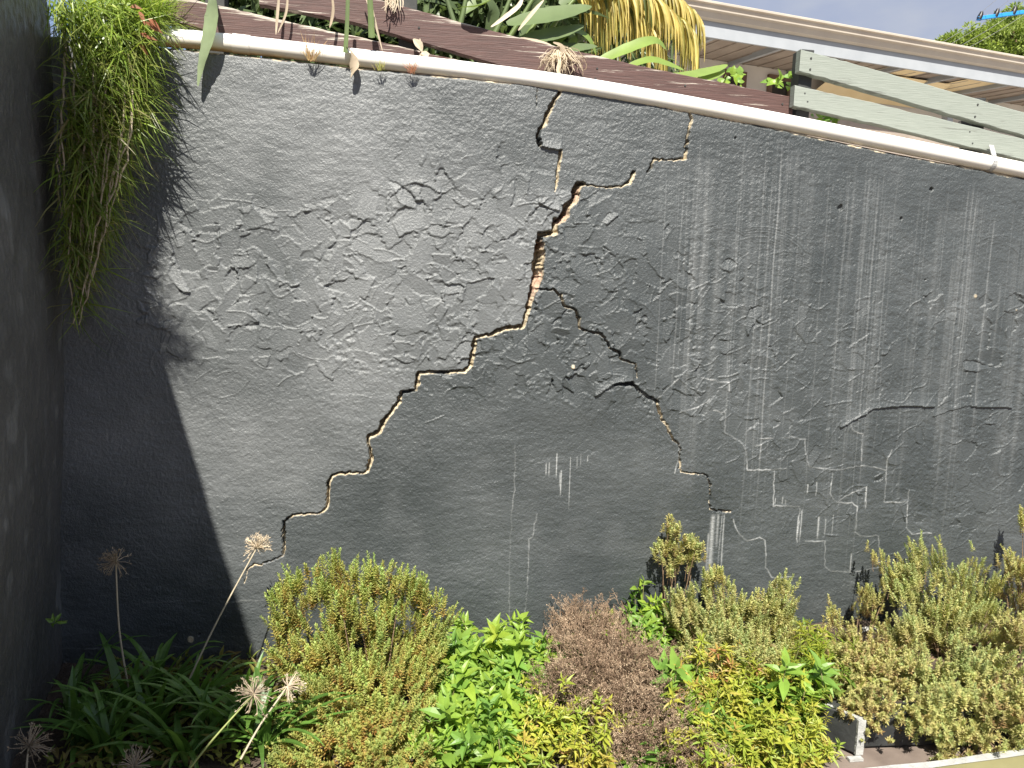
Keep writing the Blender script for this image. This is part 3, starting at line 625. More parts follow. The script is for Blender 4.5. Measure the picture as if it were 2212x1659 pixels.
# ------------------------------------------------------------------ fences on top of the wall
def board(bm, top, bot, Y, th=.04, nseg=60, wear=(0.12, 0.06)):
    """a plank whose top and bottom edges follow photo points on plane y=Y"""
    tp = np.array([at(x, y, Y) for x, y in top]); bt = np.array([at(x, y, Y) for x, y in bot])
    s = np.linspace(0, 1, nseg)
    A = np.stack([np.interp(s, np.linspace(0, 1, len(tp)), tp[:, c]) for c in range(3)], -1)
    B = np.stack([np.interp(s, np.linspace(0, 1, len(bt)), bt[:, c]) for c in range(3)], -1)
    A[:, 2] += rng.normal(0, .0012, nseg); B[:, 2] += rng.normal(0, .0012, nseg)
    fr_ = [0, .03, .12, .5, .88, .97, 1]; back = np.array([0, th, 0])
    rows = [A+(B-A)*f+np.array([0, (.004 if f in (0, 1) else 0), 0]) for f in fr_] + [B+back, A+back]
    tw = [wear[0], wear[0], wear[0]*.5, 0, wear[1]*.5, wear[1], wear[1], 0, 0]
    V_ = np.stack(rows, 0); m_ = len(rows); ii = np.arange(m_*nseg).reshape(m_, nseg); jj = np.roll(ii, -1, 0)
    q = np.stack([ii[:, :-1], jj[:, :-1], jj[:, 1:], ii[:, 1:]], -1).reshape(-1, 4)
    bm.add(V_.reshape(-1, 3), q, np.repeat(tw, nseg))
    for c in (0, nseg-1):
        e = ii[:, c]; o = bm.n-m_*nseg
        bm.Q.append(np.array([(e[0], e[6], e[7], e[8])])+o)
YB = D+.10
bf = thing('brown_fence', at(1100, 170, YB), 'weathered brown two board fence with peeling paint behind the white pipe', 'fence')
b = MB(); board(b, [(560, -66), (720, -28), (1100, 76), (1400, 146), (1712, 209)], [(560, 10), (760, 48), (1100, 148), (1400, 208), (1712, 262)], YB); b.build('board', M_BROWN, bf, label='upper brown board sloping down to the green fence')
b = MB(); board(b, [(300, -45), (390, -8), (620, 46), (900, 108), (1160, 170)], [(300, 30), (470, 72), (620, 106), (900, 158), (1165, 205)], YB-.004, wear=(.2, .10)); b.build('board', M_BROWN, bf, label='lower bleached brown board behind the pipe')
for px, y0, y1 in ((1290, 150, 210), (470, -40, 80), (880, 0, 150)):
    b = MB(); p0 = at(px, y1, YB+.09); p1 = at(px, y0, YB+.09); p1[:2] = p0[:2]; p0[2] -= .25; b.beam(p0, p1, .09, .09, up=(0, 1, 0)); b.build('post', M_POST, bf, bevel=.004)
YG = D+.05
gf = thing('green_fence', at(1740, 280, YG), 'pale green two board fence on dark posts at the right above the wall', 'fence')
b = MB(); board(b, [(1730, 106), (1890, 150), (2212, 243), (2420, 303), (2800, 412)], [(1726, 154), (1890, 200), (2212, 293), (2420, 353), (2800, 462)], YG, .045, wear=(.05, .09)); b.build('board', M_GREEN, gf)
b = MB(); board(b, [(1717, 184), (1890, 222), (2212, 300), (2420, 351), (2800, 444)], [(1714, 229), (1890, 268), (2212, 346), (2420, 397), (2800, 490)], YG-.003, .045, wear=(.05, .09)); b.build('board', M_GREEN, gf)
for px, px2, y0, y1 in ((1723, 1736, 112, 262), (2098, 2104, 215, 345), (2480, 2484, 320, 440), (2770, 2774, 405, 500)):
    b = MB(); p0 = at(px, y1, YG+.085); p1 = at(px2, y0, YG+.085); p0[2] -= .2; b.beam(p0, p1, .09, .075, up=(0, 1, 0)); b.build('post', M_POST, gf, bevel=.004)

def nails(par, spots, Y, m_):
    for px, py in spots:
        c = at(px, py, Y); b = MB(); b.tube([c+np.array([0, -.0005, 0]), c+np.array([0, -.0035, 0])], [.006, .005], 6); b.build('nail_head', m_, par)
nails(gf, [(1752, 126), (1750, 150), (1738, 202), (1744, 220), (2112, 226), (2106, 252), (2094, 285), (2100, 310)], YG, M_POST)
nails(bf, [(1290, 148), (1286, 170), (905, 60), (1480, 185), (1690, 225)], YB, M_POST)

# ------------------------------------------------------------------ house behind
hd = nrm(np.array([math.cos(math.radians(12)), math.sin(math.radians(12)), 0])); hn = np.array([hd[1], -hd[0], 0])   # along, towards us
Q0 = at(1850, 60, 9.0)
def onf(px, py, back=0.0):
    d = ray(px, py); q0 = Q0-hn*back; return CAM+d*(((q0-CAM) @ hn)/(d @ hn))
hz_top = onf(1850, 57)[2]; hz_fas0 = onf(1850, 92)[2]; hz_fas1 = onf(1850, 124)[2]
lx = (onf(1400, 0)-Q0) @ hd; rx = (onf(2212, 124)-Q0) @ hd + 3.0
hb = Q0.copy(); hb[2] = tz(5)-.6
house = thing('house', hb, 'cream house with deep eaves and beige gutter above the green fence', 'house')
def hp(s, out, z): p = Q0+hd*s+hn*out; p[2] = z; return p
def extr(bm, prof, s0, s1, t=.5):
    v = [hp(s, o_, z) for s in (s0, s1) for o_, z in prof]; k = len(prof)
    bm.add(v, [(i, i+1, i+1+k, i+k) for i in range(k-1)], t)
gh = hz_top-hz_fas0
b = MB(); extr(b, [(-.12, hz_top-.02), (0, hz_top), (.012, hz_top-.01), (.012, hz_top-.16*gh), (-.012, hz_top-.2*gh), (-.02, hz_top-.42*gh), (.0, hz_top-.46*gh), (-.0, hz_top-.52*gh), (-.03, hz_top-.58*gh), (-.05, hz_top-.9*gh), (-.09, hz_fas0)], lx, rx); b.build('gutter', M_GUTTER, house)
b = MB(); extr(b, [(-.10, hz_fas0+.03), (-.10, hz_fas1), (-.13, hz_fas1), (-.13, hz_fas0+.03)], lx, rx); b.build('fascia', M_FASCIA, house)
SD = 1.15; zs_ = hz_fas1+.06
b = MB(); extr(b, [(-.13, zs_), (-SD-.1, zs_+.06)], lx, rx)
b.build('soffit', M_SOFFIT, house)
s = lx; 
while s < rx:
    b = MB(); b.beam(hp(s, -.13, zs_-.03), hp(s+.02, -SD, zs_+.03), .07, .05); b.build('rafter', M_FASCIA, house); s += .92
b = MB(); s = lx
while s < rx: b.beam(hp(s, -.13, zs_-.006), hp(s, -SD, zs_+.05), .012, .03); s += .23
b.build('soffit_batten', M_SOFFIT, house)
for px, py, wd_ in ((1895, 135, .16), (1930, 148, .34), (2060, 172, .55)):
    q0 = onf(px, py, .5); s = (q0-Q0) @ hd; b = MB(); b.add([hp(s, -.14, zs_-.012), hp(s+wd_, -.14, zs_-.012), hp(s+wd_, -SD+.02, zs_+.045), hp(s, -SD+.02, zs_+.045)], [(0, 1, 2, 3)]); b.build('soffit_bounce', M_AMBER, house)  # yellow sheets painting the sunlight bounced onto the soffit boards
b = MB(); wz0 = hb[2]-.3
extr(b, [(-SD, zs_+.05), (-SD, wz0), (-SD-.15, wz0), (-SD-.15, zs_+.05)], lx+.35, rx); b.build('house_wall', M_CREAM, house)
b = MB(); extr(b, [(-.02, hz_top-.03), (-4.5, hz_top+1.0), (-9, hz_top-.03)], lx, rx); b.build('roof', M_ROOF, house)
for (xa, ya, xb, yb) in ((1566, 162, 1602, 215), (1661, 172, 1702, 215)):
    a_ = onf(xa, ya, SD); c_ = onf(xb, yb, SD); s0 = (a_-Q0) @ hd; s1 = (c_-Q0) @ hd; zt = a_[2]; zb = zt-.9
    f_ = MB()
    for s_ in (s0, s1): f_.beam(hp(s_, -SD+.01, zb), hp(s_, -SD+.01, zt), .06, .06, up=hn)
    f_.beam(hp(s0-.03, -SD+.012, zt+.03), hp(s1+.03, -SD+.012, zt+.03), .06, .06); f_.beam(hp(s0-.03, -SD+.012, zt-.22), hp(s1+.03, -SD+.012, zt-.22), .04, .05)
    wn = f_.build('window', M_FRAME, house)
    b = MB(); b.add([hp(s0, -SD+.006, zb), hp(s1, -SD+.006, zb), hp(s1, -SD+.006, zt), hp(s0, -SD+.006, zt)], [(0, 1, 2, 3)]); b.build('pane', M_DARKG, wn)
# lower veranda: beam with yellow light put into its colour and white posts seen through the green fence
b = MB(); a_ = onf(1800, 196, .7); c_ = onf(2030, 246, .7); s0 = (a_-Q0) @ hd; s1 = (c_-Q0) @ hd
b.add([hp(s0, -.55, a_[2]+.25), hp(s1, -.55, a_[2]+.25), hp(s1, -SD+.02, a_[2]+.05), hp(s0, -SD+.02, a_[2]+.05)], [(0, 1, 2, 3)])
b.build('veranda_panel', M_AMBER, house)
for px, py in ((2050, 285), (2085, 300)):
    a_ = onf(px, py, .6); s0 = (a_-Q0) @ hd; b = MB(); b.beam(hp(s0, -.65, wz0), hp(s0, -.65, a_[2]+.25), .10, .10, up=hn); b.build('veranda_post', M_FASCIA, house)
b = MB(); a_ = onf(1950, 305, .55); b.beam(hp(-2.2, -.6, a_[2]), hp(4.5, -.6, a_[2]), .45, .04); b.build('veranda_rail', M_SOFFIT, house)

# ------------------------------------------------------------------ plants
def fronds(n): return nrm(rng.normal(size=(n, 3)))
def lump_pts(lumps, n, zmin=.05, shell=.5, clump=0, cs=1.0):
    """points spread through ellipsoids given as px, py, rx, ry (photo units), offset e from the wall, weight"""
    out = []; cen = []
    A_ = np.array([l[2]*l[3]*(l[5] if len(l) > 5 else 1) for l in lumps]); cnt = np.maximum(1, (A_/A_.sum()*n).astype(int))
    for l, c in zip(lumps, cnt):
        C = atg(l[0], l[1], D-l[4], zmin); dep_ = (C-CAM) @ CF; r = np.array([l[2], (l[2]+l[3])*.4, l[3]])*dep_/F
        d = fronds(c); rad = shell+(1-shell)*rng.random(c)**.6; P = C+d*r*rad[:, None]
        if clump:
            kc = max(1, int(c/clump)); d2 = fronds(kc); cc2 = C+d2*r*(shell+(1-shell)*rng.random(kc)**.6)[:, None]
            pick = rng.integers(0, kc, c); P = cc2[pick]+rng.normal(0, 1, (c, 3))*np.array([.022, .022, .026])*cs; d = nrm(d2[pick]+rng.normal(0, .3, (c, 3)))
        P[:, 1] = np.minimum(P[:, 1], D-.03); P[:, 2] = np.maximum(P[:, 2], .02)
        out.append(P); cen.append(d)
    return np.concatenate(out), np.concatenate(cen)
def shoots(mb, B, A, Ls, m, ll, lw, tb, spread=(1.3, .5)):
    """leafy shoots: base B, axis A, length Ls, m leaves each"""
    n = len(B); A = nrm(A); ref = np.tile([.3, .5, .81], (n, 1)); S = nrm(np.cross(A, ref)); T = np.cross(A, S)
    t = (np.arange(m)+.5)/m; ph = np.arange(m)*2.399
    t2 = np.clip(t[None]+rng.normal(0, .015, (n, m)), 0, 1); ph2 = ph[None]+R(0, 6.28, n)[:, None]+rng.normal(0, .25, (n, m))
    rad = S[:, None]*np.cos(ph2)[..., None]+T[:, None]*np.sin(ph2)[..., None]
    al = spread[0]+(spread[1]-spread[0])*t2+rng.normal(0, .12, (n, m))
    Dr = A[:, None]*np.cos(al)[..., None]+rad*np.sin(al)[..., None]
    P = B[:, None]+A[:, None]*(Ls[:, None]*t2)[..., None]
    tint = np.clip(tb[:, None]+.45*(t2-.55)+rng.normal(0, .09, (n, m)), 0, 1)
    l_ = ll*(1-.35*t2)*R(.75, 1.2, (n, m))
    mb.leaves(T_DIA, P.reshape(-1, 3), Dr.reshape(-1, 3), (A[:, None]+0*Dr).reshape(-1, 3), l_.ravel(), (lw*R(.8, 1.2, (n, m))).ravel(), tint.ravel())
def shrub(name, label, base, lumps, n, mat_, slen=(.07, .13), m=30, ll=.017, lw=.0055, tint=(.4, .75), up=.9, nstem=40, cat='shrub', group=None, zmin=.08, fan=.6, clump=6, cs=.9):
    B0 = np.asarray(base, float); root = thing(name, B0, label, cat, group)
    P, d = lump_pts(lumps, n, zmin, .5, clump, cs)
    A = nrm(nrm(P-B0)*fan + d*.35 + np.array([0, 0, up]) + rng.normal(0, .22, P.shape))
    Ls = R(*slen, len(P)); mb = MB()
    low = np.clip((P[:, 2]-B0[2])/max(P[:, 2].max()-B0[2], .1), 0, 1)
    tb = np.clip(R(*tint, len(P))-.12*(1-low)+.10*vary(P), 0, 1)
    shoots(mb, P-A*Ls[:, None]*.5, A, Ls, m, ll, lw, tb)
    mb.build('foliage', mat_, root)
    st = MB(); sel = rng.choice(len(P), min(nstem, len(P)), replace=False)
    for i in sel:
        e = P[i]; b0 = B0+np.array([R(-.06, .06), R(-.05, .05), 0])*min(1, n/500); mid = (b0+e)/2+np.array([(e-b0)[0]*.15, (e-b0)[1]*.15, -.02])+rng.normal(0, .015, 3)
        st.tube(bez(b0, mid, e, n=7), np.linspace(.0045, .0012, 7), 5, cap=False)
    for i in rng.choice(len(P), min(len(P), int(nstem*1.6)), replace=False):   # twigs carrying the shoots
        e = P[i]; dr = nrm(e-B0)+np.array([0, 0, .5]); st.tube([e-dr*R(.04, .08)+rng.normal(0, .006, 3), e-dr*.03, e], [.0016, .0013, .0008], 4, cap=False)
    st.build('stem', M_STEM, root)
    return root
def vary(P): return np.sin(P[:, 0]*23+P[:, 2]*17)*np.sin(P[:, 1]*19-P[:, 2]*29+P[:, 0]*7)
def gpt(px, e, z=.02): p = at(px, 1500, D-e); return np.array([p[0], p[1], z])

shrub('shrub', 'large rounded bright green shrub with upright spiky shoots left of centre', gpt(800, .62),
      [(640, 1300, 38, 62, .45, 1.2), (612, 1330, 26, 70, .45), (625, 1400, 34, 70, .5), (712, 1262, 22, 46, .42), (745, 1250, 16, 44, .42), (790, 1255, 18, 52, .42), (833, 1250, 18, 50, .42), (720, 1310, 50, 60, .45), (810, 1320, 60, 66, .45), (872, 1290, 30, 60, .42), (905, 1320, 34, 66, .45), (945, 1355, 34, 62, .45), (800, 1400, 120, 80, .52), (900, 1410, 78, 76, .5), (700, 1440, 84, 80, .55), (800, 1510, 160, 90, .62), (910, 1490, 64, 80, .56), (720, 1560, 100, 80, .72), (840, 1590, 120, 80, .75), (720, 1640, 120, 50, .9), (860, 1640, 100, 50, .9)],
      2800, M_SHRUB, (.06, .12), 34, .022, .0078, (.3, .74))
shrub('shrub', 'small upright yellow tipped shrub on bare stems standing tallest against the wall', gpt(1440, .16),
      [(1432, 1168, 15, 30, .10), (1462, 1150, 13, 38, .10), (1480, 1178, 22, 32, .10), (1507, 1192, 13, 26, .10), (1440, 1205, 22, 20, .11, 1.2), (1475, 1212, 26, 16, .11), (1508, 1215, 18, 12, .11)],
      150, M_OLIVE, (.035, .07), 30, .022, .0082, (.3, .8), nstem=9, fan=.4)
shrub('shrub', 'middle grey green shrub with two crowns in front of the white run off stain', gpt(1580, .35),
      [(1548, 1275, 34, 44, .22), (1590, 1300, 36, 40, .24), (1692, 1292, 34, 40, .22), (1645, 1320, 44, 40, .25), (1475, 1325, 46, 40, .28), (1500, 1350, 60, 40, .3), (1580, 1355, 80, 48, .3), (1680, 1345, 50, 44, .28), (1660, 1400, 70, 50, .46), (1540, 1405, 90, 44, .5), (1480, 1440, 60, 44, .58), (1610, 1445, 80, 40, .6), (1700, 1440, 50, 40, .56)],
      1400, M_OLIVE, (.045, .09), 32, .022, .0078, (.4, .9))
shrub('shrub', 'big olive shrub spreading over the low planter at the right', gpt(2040, .5, .14),
      [(2000, 1215, 34, 50, .24), (1985, 1270, 56, 60, .26), (2060, 1232, 44, 60, .25), (2100, 1275, 46, 66, .27), (2140, 1330, 36, 60, .3), (2020, 1320, 90, 80, .3), (2100, 1380, 90, 80, .35), (1990, 1400, 84, 74, .38), (2060, 1470, 110, 70, .48), (1985, 1480, 60, 56, .48), (2130, 1500, 90, 70, .5), (2000, 1530, 70, 36, .68), (1940, 1520, 50, 30, .62), (2080, 1540, 80, 40, .7)],
      1800, M_OLIVE, (.05, .1), 32, .022, .0078, (.45, .95), zmin=.2, clump=13, cs=1.35)
shrub('shrub', 'tall straw tipped shrub cut by the right edge of the photo', gpt(2215, .4, .14),
      [(2178, 1190, 20, 44, .2), (2210, 1180, 24, 60, .2), (2190, 1290, 30, 70, .26), (2225, 1300, 40, 100, .26), (2200, 1420, 44, 90, .35), (2240, 1450, 60, 120, .4), (2180, 1540, 60, 70, .6)],
      620, M_OLIVE, (.05, .1), 32, .022, .0078, (.2, .7), zmin=.2, clump=11, cs=1.3)
shrub('shrub', 'sparse pale yellow shrub growing left of the big olive shrub', gpt(1860, .42, .14),
      [(1905, 1222, 14, 24, .16), (1898, 1260, 26, 16, .18), (1862, 1288, 14, 26, .2), (1790, 1345, 16, 34, .25), (1890, 1310, 28, 24, .22), (1830, 1390, 40, 34, .3), (1780, 1400, 30, 36, .32), (1880, 1400, 50, 44, .34), (1930, 1400, 34, 50, .36), (1850, 1450, 66, 40, .42), (1900, 1480, 60, 44, .48), (1830, 1490, 40, 30, .5), (1850, 1430, 60, 50, .36), (1940, 1450, 50, 50, .42), (1800, 1450, 40, 40, .4), (1900, 1530, 60, 30, .6), (1850, 1520, 40, 24, .58)],
      900, M_OLIVE, (.045, .085), 32, .022, .0078, (.2, .7), zmin=.18, clump=11, cs=1.3)
shrub('shrub', 'low olive shrub spilling over the planter edge in the bottom right', gpt(2120, .85, .05),
      [(2060, 1565, 50, 40, .75), (2130, 1560, 70, 56, .75), (2200, 1560, 60, 60, .75), (2050, 1605, 34, 24, .8), (2140, 1610, 80, 28, .85), (2220, 1600, 40, 30, .8)],
      420, M_OLIVE, (.05, .09), 32, .022, .0078, (.35, .85), up=.35, clump=15, cs=1.5)

def rosettes(name, label, lumps, n, mat_, ll, lw, nl, tint, base, tmpl=T_LANCE, cat='plant', zmin=.06, stems=True, el=(.15, .9), group=None):
    B0 = np.asarray(base, float); root = thing(name, B0, label, cat, group)
    P, d = lump_pts(lumps, n, zmin, .35, 5, 1.7); P[:, 2] += rng.gamma(1.2, .025, len(P)); mb = MB(); n = len(P)
    A = nrm(d*.5+np.array([0, -.25, .9])+rng.normal(0, .25, P.shape)); ref = np.tile([.8, .3, .2], (n, 1)); S = nrm(np.cross(A, ref)); T = np.cross(A, S)
    m = nl; ph = np.arange(m)[None]*2.399+R(0, 6, n)[:, None]+rng.normal(0, .2, (n, m)); t = np.arange(m)/max(m-1, 1)
    elev = el[0]+(el[1]-el[0])*t[None]+rng.normal(0, .18, (n, m))
    rad = S[:, None]*np.cos(ph)[..., None]+T[:, None]*np.sin(ph)[..., None]
    Dr = rad*np.cos(elev)[..., None]+A[:, None]*np.sin(elev)[..., None]
    Pp = P[:, None]-A[:, None]*((1-t)[None]*ll*.8)[..., None]
    N = A[:, None]*np.cos(elev)[..., None]-rad*np.sin(elev)[..., None]
    sz = (1-.45*t)[None]*R(.7, 1.25, (n, m))*R(.7, 1.25, n)[:, None]
    tb = np.clip(R(*tint, n)+.15*vary(P), 0, 1)
    mb.leaves(tmpl, Pp.reshape(-1, 3), Dr.reshape(-1, 3), N.reshape(-1, 3), (ll*sz).ravel(), (lw*sz).ravel(), np.clip(np.repeat(tb, m)+rng.normal(0, .08, n*m), 0, 1))
    mb.build('foliage', mat_, root)
    if stems:
        st = MB()
        for i in rng.choice(n, min(n, 90), replace=False):
            p = P[i]; q0 = np.array([p[0]+R(-.04, .04), p[1]+R(-.02, .05), max(p[2]-R(.12, .3), .0)]); st.tube(bez(q0, (q0+p)/2+rng.normal(0, .012, 3), p-A[i]*.01, n=5), np.linspace(.0032, .002, 5), 5, t=.5, cap=False)
        st.build('stem', M_STEMG, root)
    return root
M_STEMG = plain('green_brown_stem', (0.12, 0.13, 0.04), (0.22, 0.18, 0.09), 20, 0.7, 0.2)
rosettes('leafy_plant', 'bright green broad leaved plant right of the large rounded shrub',
         [(1035, 1430, 66, 40, 0.42), (1010, 1400, 26, 24, 0.20), (1090, 1420, 40, 32, 0.39), (1120, 1395, 16, 20, 0.16), (1165, 1420, 30, 26, .25), (1010, 1500, 60, 56, 0.57), (1090, 1490, 70, 50, 0.57), (1000, 1580, 56, 50, 0.87), (1070, 1580, 60, 46, 0.87), (990, 1640, 60, 40, 0.90), (1060, 1640, 40, 30, 0.90), (1130, 1470, 60, 60, 0.55), (1110, 1550, 60, 50, 0.79), (985, 1460, 40, 60, 0.53)],
         470, M_BROAD, .095, .036, 9, (.3, 1), gpt(1060, .45))
rosettes('leafy_plant', 'light green broad leaved plant below the small upright shrub',
         [(1395, 1330, 28, 26, 0.12), (1370, 1370, 40, 26, 0.18), (1310, 1370, 34, 20, 0.18), (1420, 1390, 40, 30, 0.25), (1270, 1385, 30, 18, 0.18)], 90, M_BROAD, .085, .034, 8, (.35, 1), gpt(1390, .25))
rosettes('leafy_plant', 'deep green broad leaved plant among the yellow plants lower right',
         [(1575, 1610, 34, 36, 0.88), (1745, 1540, 30, 44, 0.87), (1610, 1520, 26, 30, 0.77), (1730, 1500, 26, 22, 0.72), (1400, 1620, 40, 30, 0.90), (1520, 1560, 30, 40, 0.90), (1470, 1500, 40, 40, 0.77), (1680, 1560, 50, 50, 0.87)], 70, M_BROAD, .115, .044, 8, (.6, 1), gpt(1600, .85))
rosettes('yellow_plant', 'low yellow green leafy plants filling the bottom centre right of the bed',
         [(1530, 1640, 110, 36, 0.95), (1660, 1630, 100, 40, 0.92), (1740, 1640, 60, 26, .92), (1700, 1570, 80, 40, 0.90), (1600, 1560, 80, 40, 0.90), (1750, 1590, 34, 26, .85), (1520, 1590, 60, 40, 0.85), (1640, 1510, 90, 40, 0.79), (1710, 1545, 40, 36, 0.84), (1740, 1615, 50, 30, .9)],
         620, M_YELLOW, .05, .013, 11, (.3, .85), gpt(1640, .9), T_LEAF)
rosettes('yellow_plant', 'yellow and orange tinted leafy plant in front of the dead brown shrub',
         [(1170, 1610, 70, 40, 0.85), (1200, 1640, 90, 36, 0.95), (1290, 1600, 60, 50, 0.85), (1110, 1640, 50, 30, 0.95), (1300, 1640, 70, 30, 0.95), (1170, 1520, 34, 26, 0.77), (1250, 1530, 30, 30, 0.79), (1220, 1560, 80, 50, 0.87), (1290, 1580, 40, 36, 0.88), (1140, 1580, 50, 40, 0.90)],
         230, M_YELLOW, .05, .016, 9, (.2, .85), gpt(1200, .9), T_LEAF)
rosettes('yellow_plant', 'yellow and reddish narrow leaved plant under the middle grey green shrub',
         [(1560, 1470, 60, 34, 0.72), (1660, 1480, 60, 36, 0.72), (1480, 1470, 40, 40, 0.67), (1730, 1460, 40, 34, 0.67), (1700, 1500, 60, 40, 0.75), (1500, 1490, 60, 50, 0.75)],
         230, M_YELLOW, .05, .012, 10, (.08, .85), gpt(1600, .55), T_LEAF)
rosettes('yellow_plant', 'pale green fine leaved weeds left of the planter corner',
         [(1760, 1470, 40, 40, 0.67), (1740, 1510, 40, 36, 0.77), (1780, 1520, 24, 30, 0.79), (1800, 1440, 30, 30, 0.57), (1760, 1420, 50, 40, 0.53), (1720, 1440, 40, 40, 0.59)], 190, M_YELLOW, .06, .008, 10, (.5, 1), gpt(1760, .55), T_LEAF)

# dead brown shrub
def dead(name, label, lumps, n, base, tint=(.2, .9)):
    B0 = np.asarray(base, float); root = thing(name, B0, label, 'shrub'); P, d = lump_pts(lumps, n, .1, .2); tw = MB(); sd = MB()
    for i, p in enumerate(P):
        A = nrm(nrm(p-B0)+d[i]*.3+np.array([.35, -.1, .45])+rng.normal(0, .34, 3)); Lb = R(.05, .17); p = p+A*max(0, rng.normal(0, .03))+rng.normal(0, .018, 3)*[1, .6, 1]; p[1] = min(p[1], D-.02); q0 = p-A*Lb; tv = np.clip(R(*tint)+.3*float(vary(p[None]*.6)[0]), 0, 1)
        tw.tube(bez(q0, (q0+p)/2+rng.normal(0, .006, 3), p, n=4), np.linspace(.0016, .0007, 4), 4, tv*.6, cap=False)
        for k in range(4):
            f = R(.3, 1); s = q0+(p-q0)*f; a2 = nrm(A+rng.normal(0, .55, 3)); l2 = R(.015, .045); tw.tube([s, s+a2*l2*.5+rng.normal(0, .002, 3), s+a2*l2], [.001, .0008, .0005], 3, tv*.8, cap=False)
            m = 7; sd.leaves(T_DIA, s+a2*l2*R(.3, 1.1, m)[:, None]+rng.normal(0, .003, (m, 3)), rng.normal(size=(m, 3))+a2, rng.normal(size=(m, 3)), R(.005, .012, m), R(.002, .0045, m), np.clip(tv+rng.normal(0, .15, m), 0, 1))
    for i in rng.choice(len(P), min(46, len(P)), replace=False):
        e = P[i]; b0 = B0+np.array([R(-.1, .1), R(-.06, .06), 0]); mid = (b0+e)/2+np.array([0, 0, -.05])+rng.normal(0, .02, 3); tw.tube(bez(b0, mid, e, n=8), np.linspace(.005, .0014, 8), 5, .15, cap=False)
    tw.build('twig', M_DEAD, root); sd.build('seed_head', M_DEAD, root); return root
dead('dead_shrub', 'dead brown twiggy shrub sprawling across the middle of the bed',
     [(1195, 1345, 12, 34, .14, 1.5), (1232, 1345, 46, 44, .2), (1285, 1330, 50, 34, .2), (1250, 1385, 70, 44, .38), (1335, 1395, 70, 50, .44), (1380, 1440, 110, 56, .6), (1270, 1450, 80, 44, .6), (1440, 1450, 70, 50, .6), (1390, 1510, 120, 56, .76), (1460, 1540, 70, 60, .82), (1430, 1590, 100, 50, .92), (1500, 1625, 80, 40, .98), (1330, 1340, 40, 30, .2), (1195, 1470, 60, 50, .72), (1290, 1530, 80, 50, .84), (1350, 1600, 80, 44, .97), (1252, 1316, 10, 20, .12, 2), (1302, 1310, 9, 20, .12, 2), (1226, 1312, 8, 24, .12, 2), (1340, 1322, 9, 16, .14, 2)], 2400, gpt(1380, .5))
dead('dead_flower_stem', 'thin dead seed spike rising from the bright green broad leaved plant', [(1113, 1395, 8, 24, 0.12), (1118, 1415, 10, 16, 0.29)], 60, gpt(1125, .2))

# low weeds and litter under everything
mb = MB(); k_ = 5200; P = np.stack([R(-1.4, 2.2, k_), R(2.98, D-.06, k_), R(.02, .10, k_)], -1)
inb = (P[:, 0] > c0[0]+(P[:, 1]-c0[1])*ldir[0]/ldir[1]-.02); P = P[~(inb & (P[:, 1] < c0[1]+.14))]; inb = (P[:, 0] > c0[0]+(P[:, 1]-c0[1])*ldir[0]/ldir[1]-.02); P[inb, 2] += PH-.03; k_ = len(P)
mb.leaves(T_LEAF, P, rng.normal(size=(k_, 3))+np.array([0, -.2, .5]), rng.normal(size=(k_, 3))*.5+np.array([0, 0, 1]), R(.03, .075, k_), R(.012, .026, k_), np.clip(.55+.35*vary(P*.4)+rng.normal(0, .2, k_), 0, 1))
tag(mb.build('ground_cover', M_COVER), 'low mixed weeds and dry leaf litter covering the bed', None, None, 'stuff')

# strap leaved clump in the shade
def strap_clump(label, crowns):
    root = thing('strap_leaved_plant', crowns[2], label, 'plant'); mb = MB()
    for c in crowns:
        for k in range(19):
            a = R(0, 6.28); out = np.array([math.cos(a), math.sin(a)*.8-.1, 0]); Ln = R(.28, .52); el_ = R(.6, 1.35); w = R(.026, .044)
            s = np.linspace(0, 1, 12); bend = R(.5, 1.8)
            ang = el_-bend*s**1.6; st_ = np.stack([np.cos(ang)*out[0], np.cos(ang)*out[1], np.sin(ang)], -1)*Ln/11
            P = c+np.array([R(-.03, .03), R(-.03, .03), 0])+np.concatenate([[[0, 0, 0]], np.cumsum(st_[:-1], 0)]); P[:, 2] = np.maximum(P[:, 2], .01); P[:, 1] = np.minimum(P[:, 1], D-.03)
            if not c[0]+out[0]*Ln > CORNER: continue
            wv = w*np.clip(np.minimum(.55+s*1.2, (1-s)**.55*1.25), .02, 1)
            mb.ribbon(P, wv, np.array([0, 0, 1.0])+out*-.3, np.clip(R(0, 1)+.2*s, 0, 1), .12)
    mb.build('foliage', M_STRAP, root)
strap_clump('dark green strap leaved clump in the shaded bottom left corner', [np.array([*at(px, 1500, y)[:2], .02]) for px, y in ((170, 3.2), (260, 3.4), (330, 3.25), (420, 3.45), (470, 3.2), (230, 3.1), (400, 3.05), (540, 3.3), (150, 3.5), (340, 3.55), (560, 3.1))])

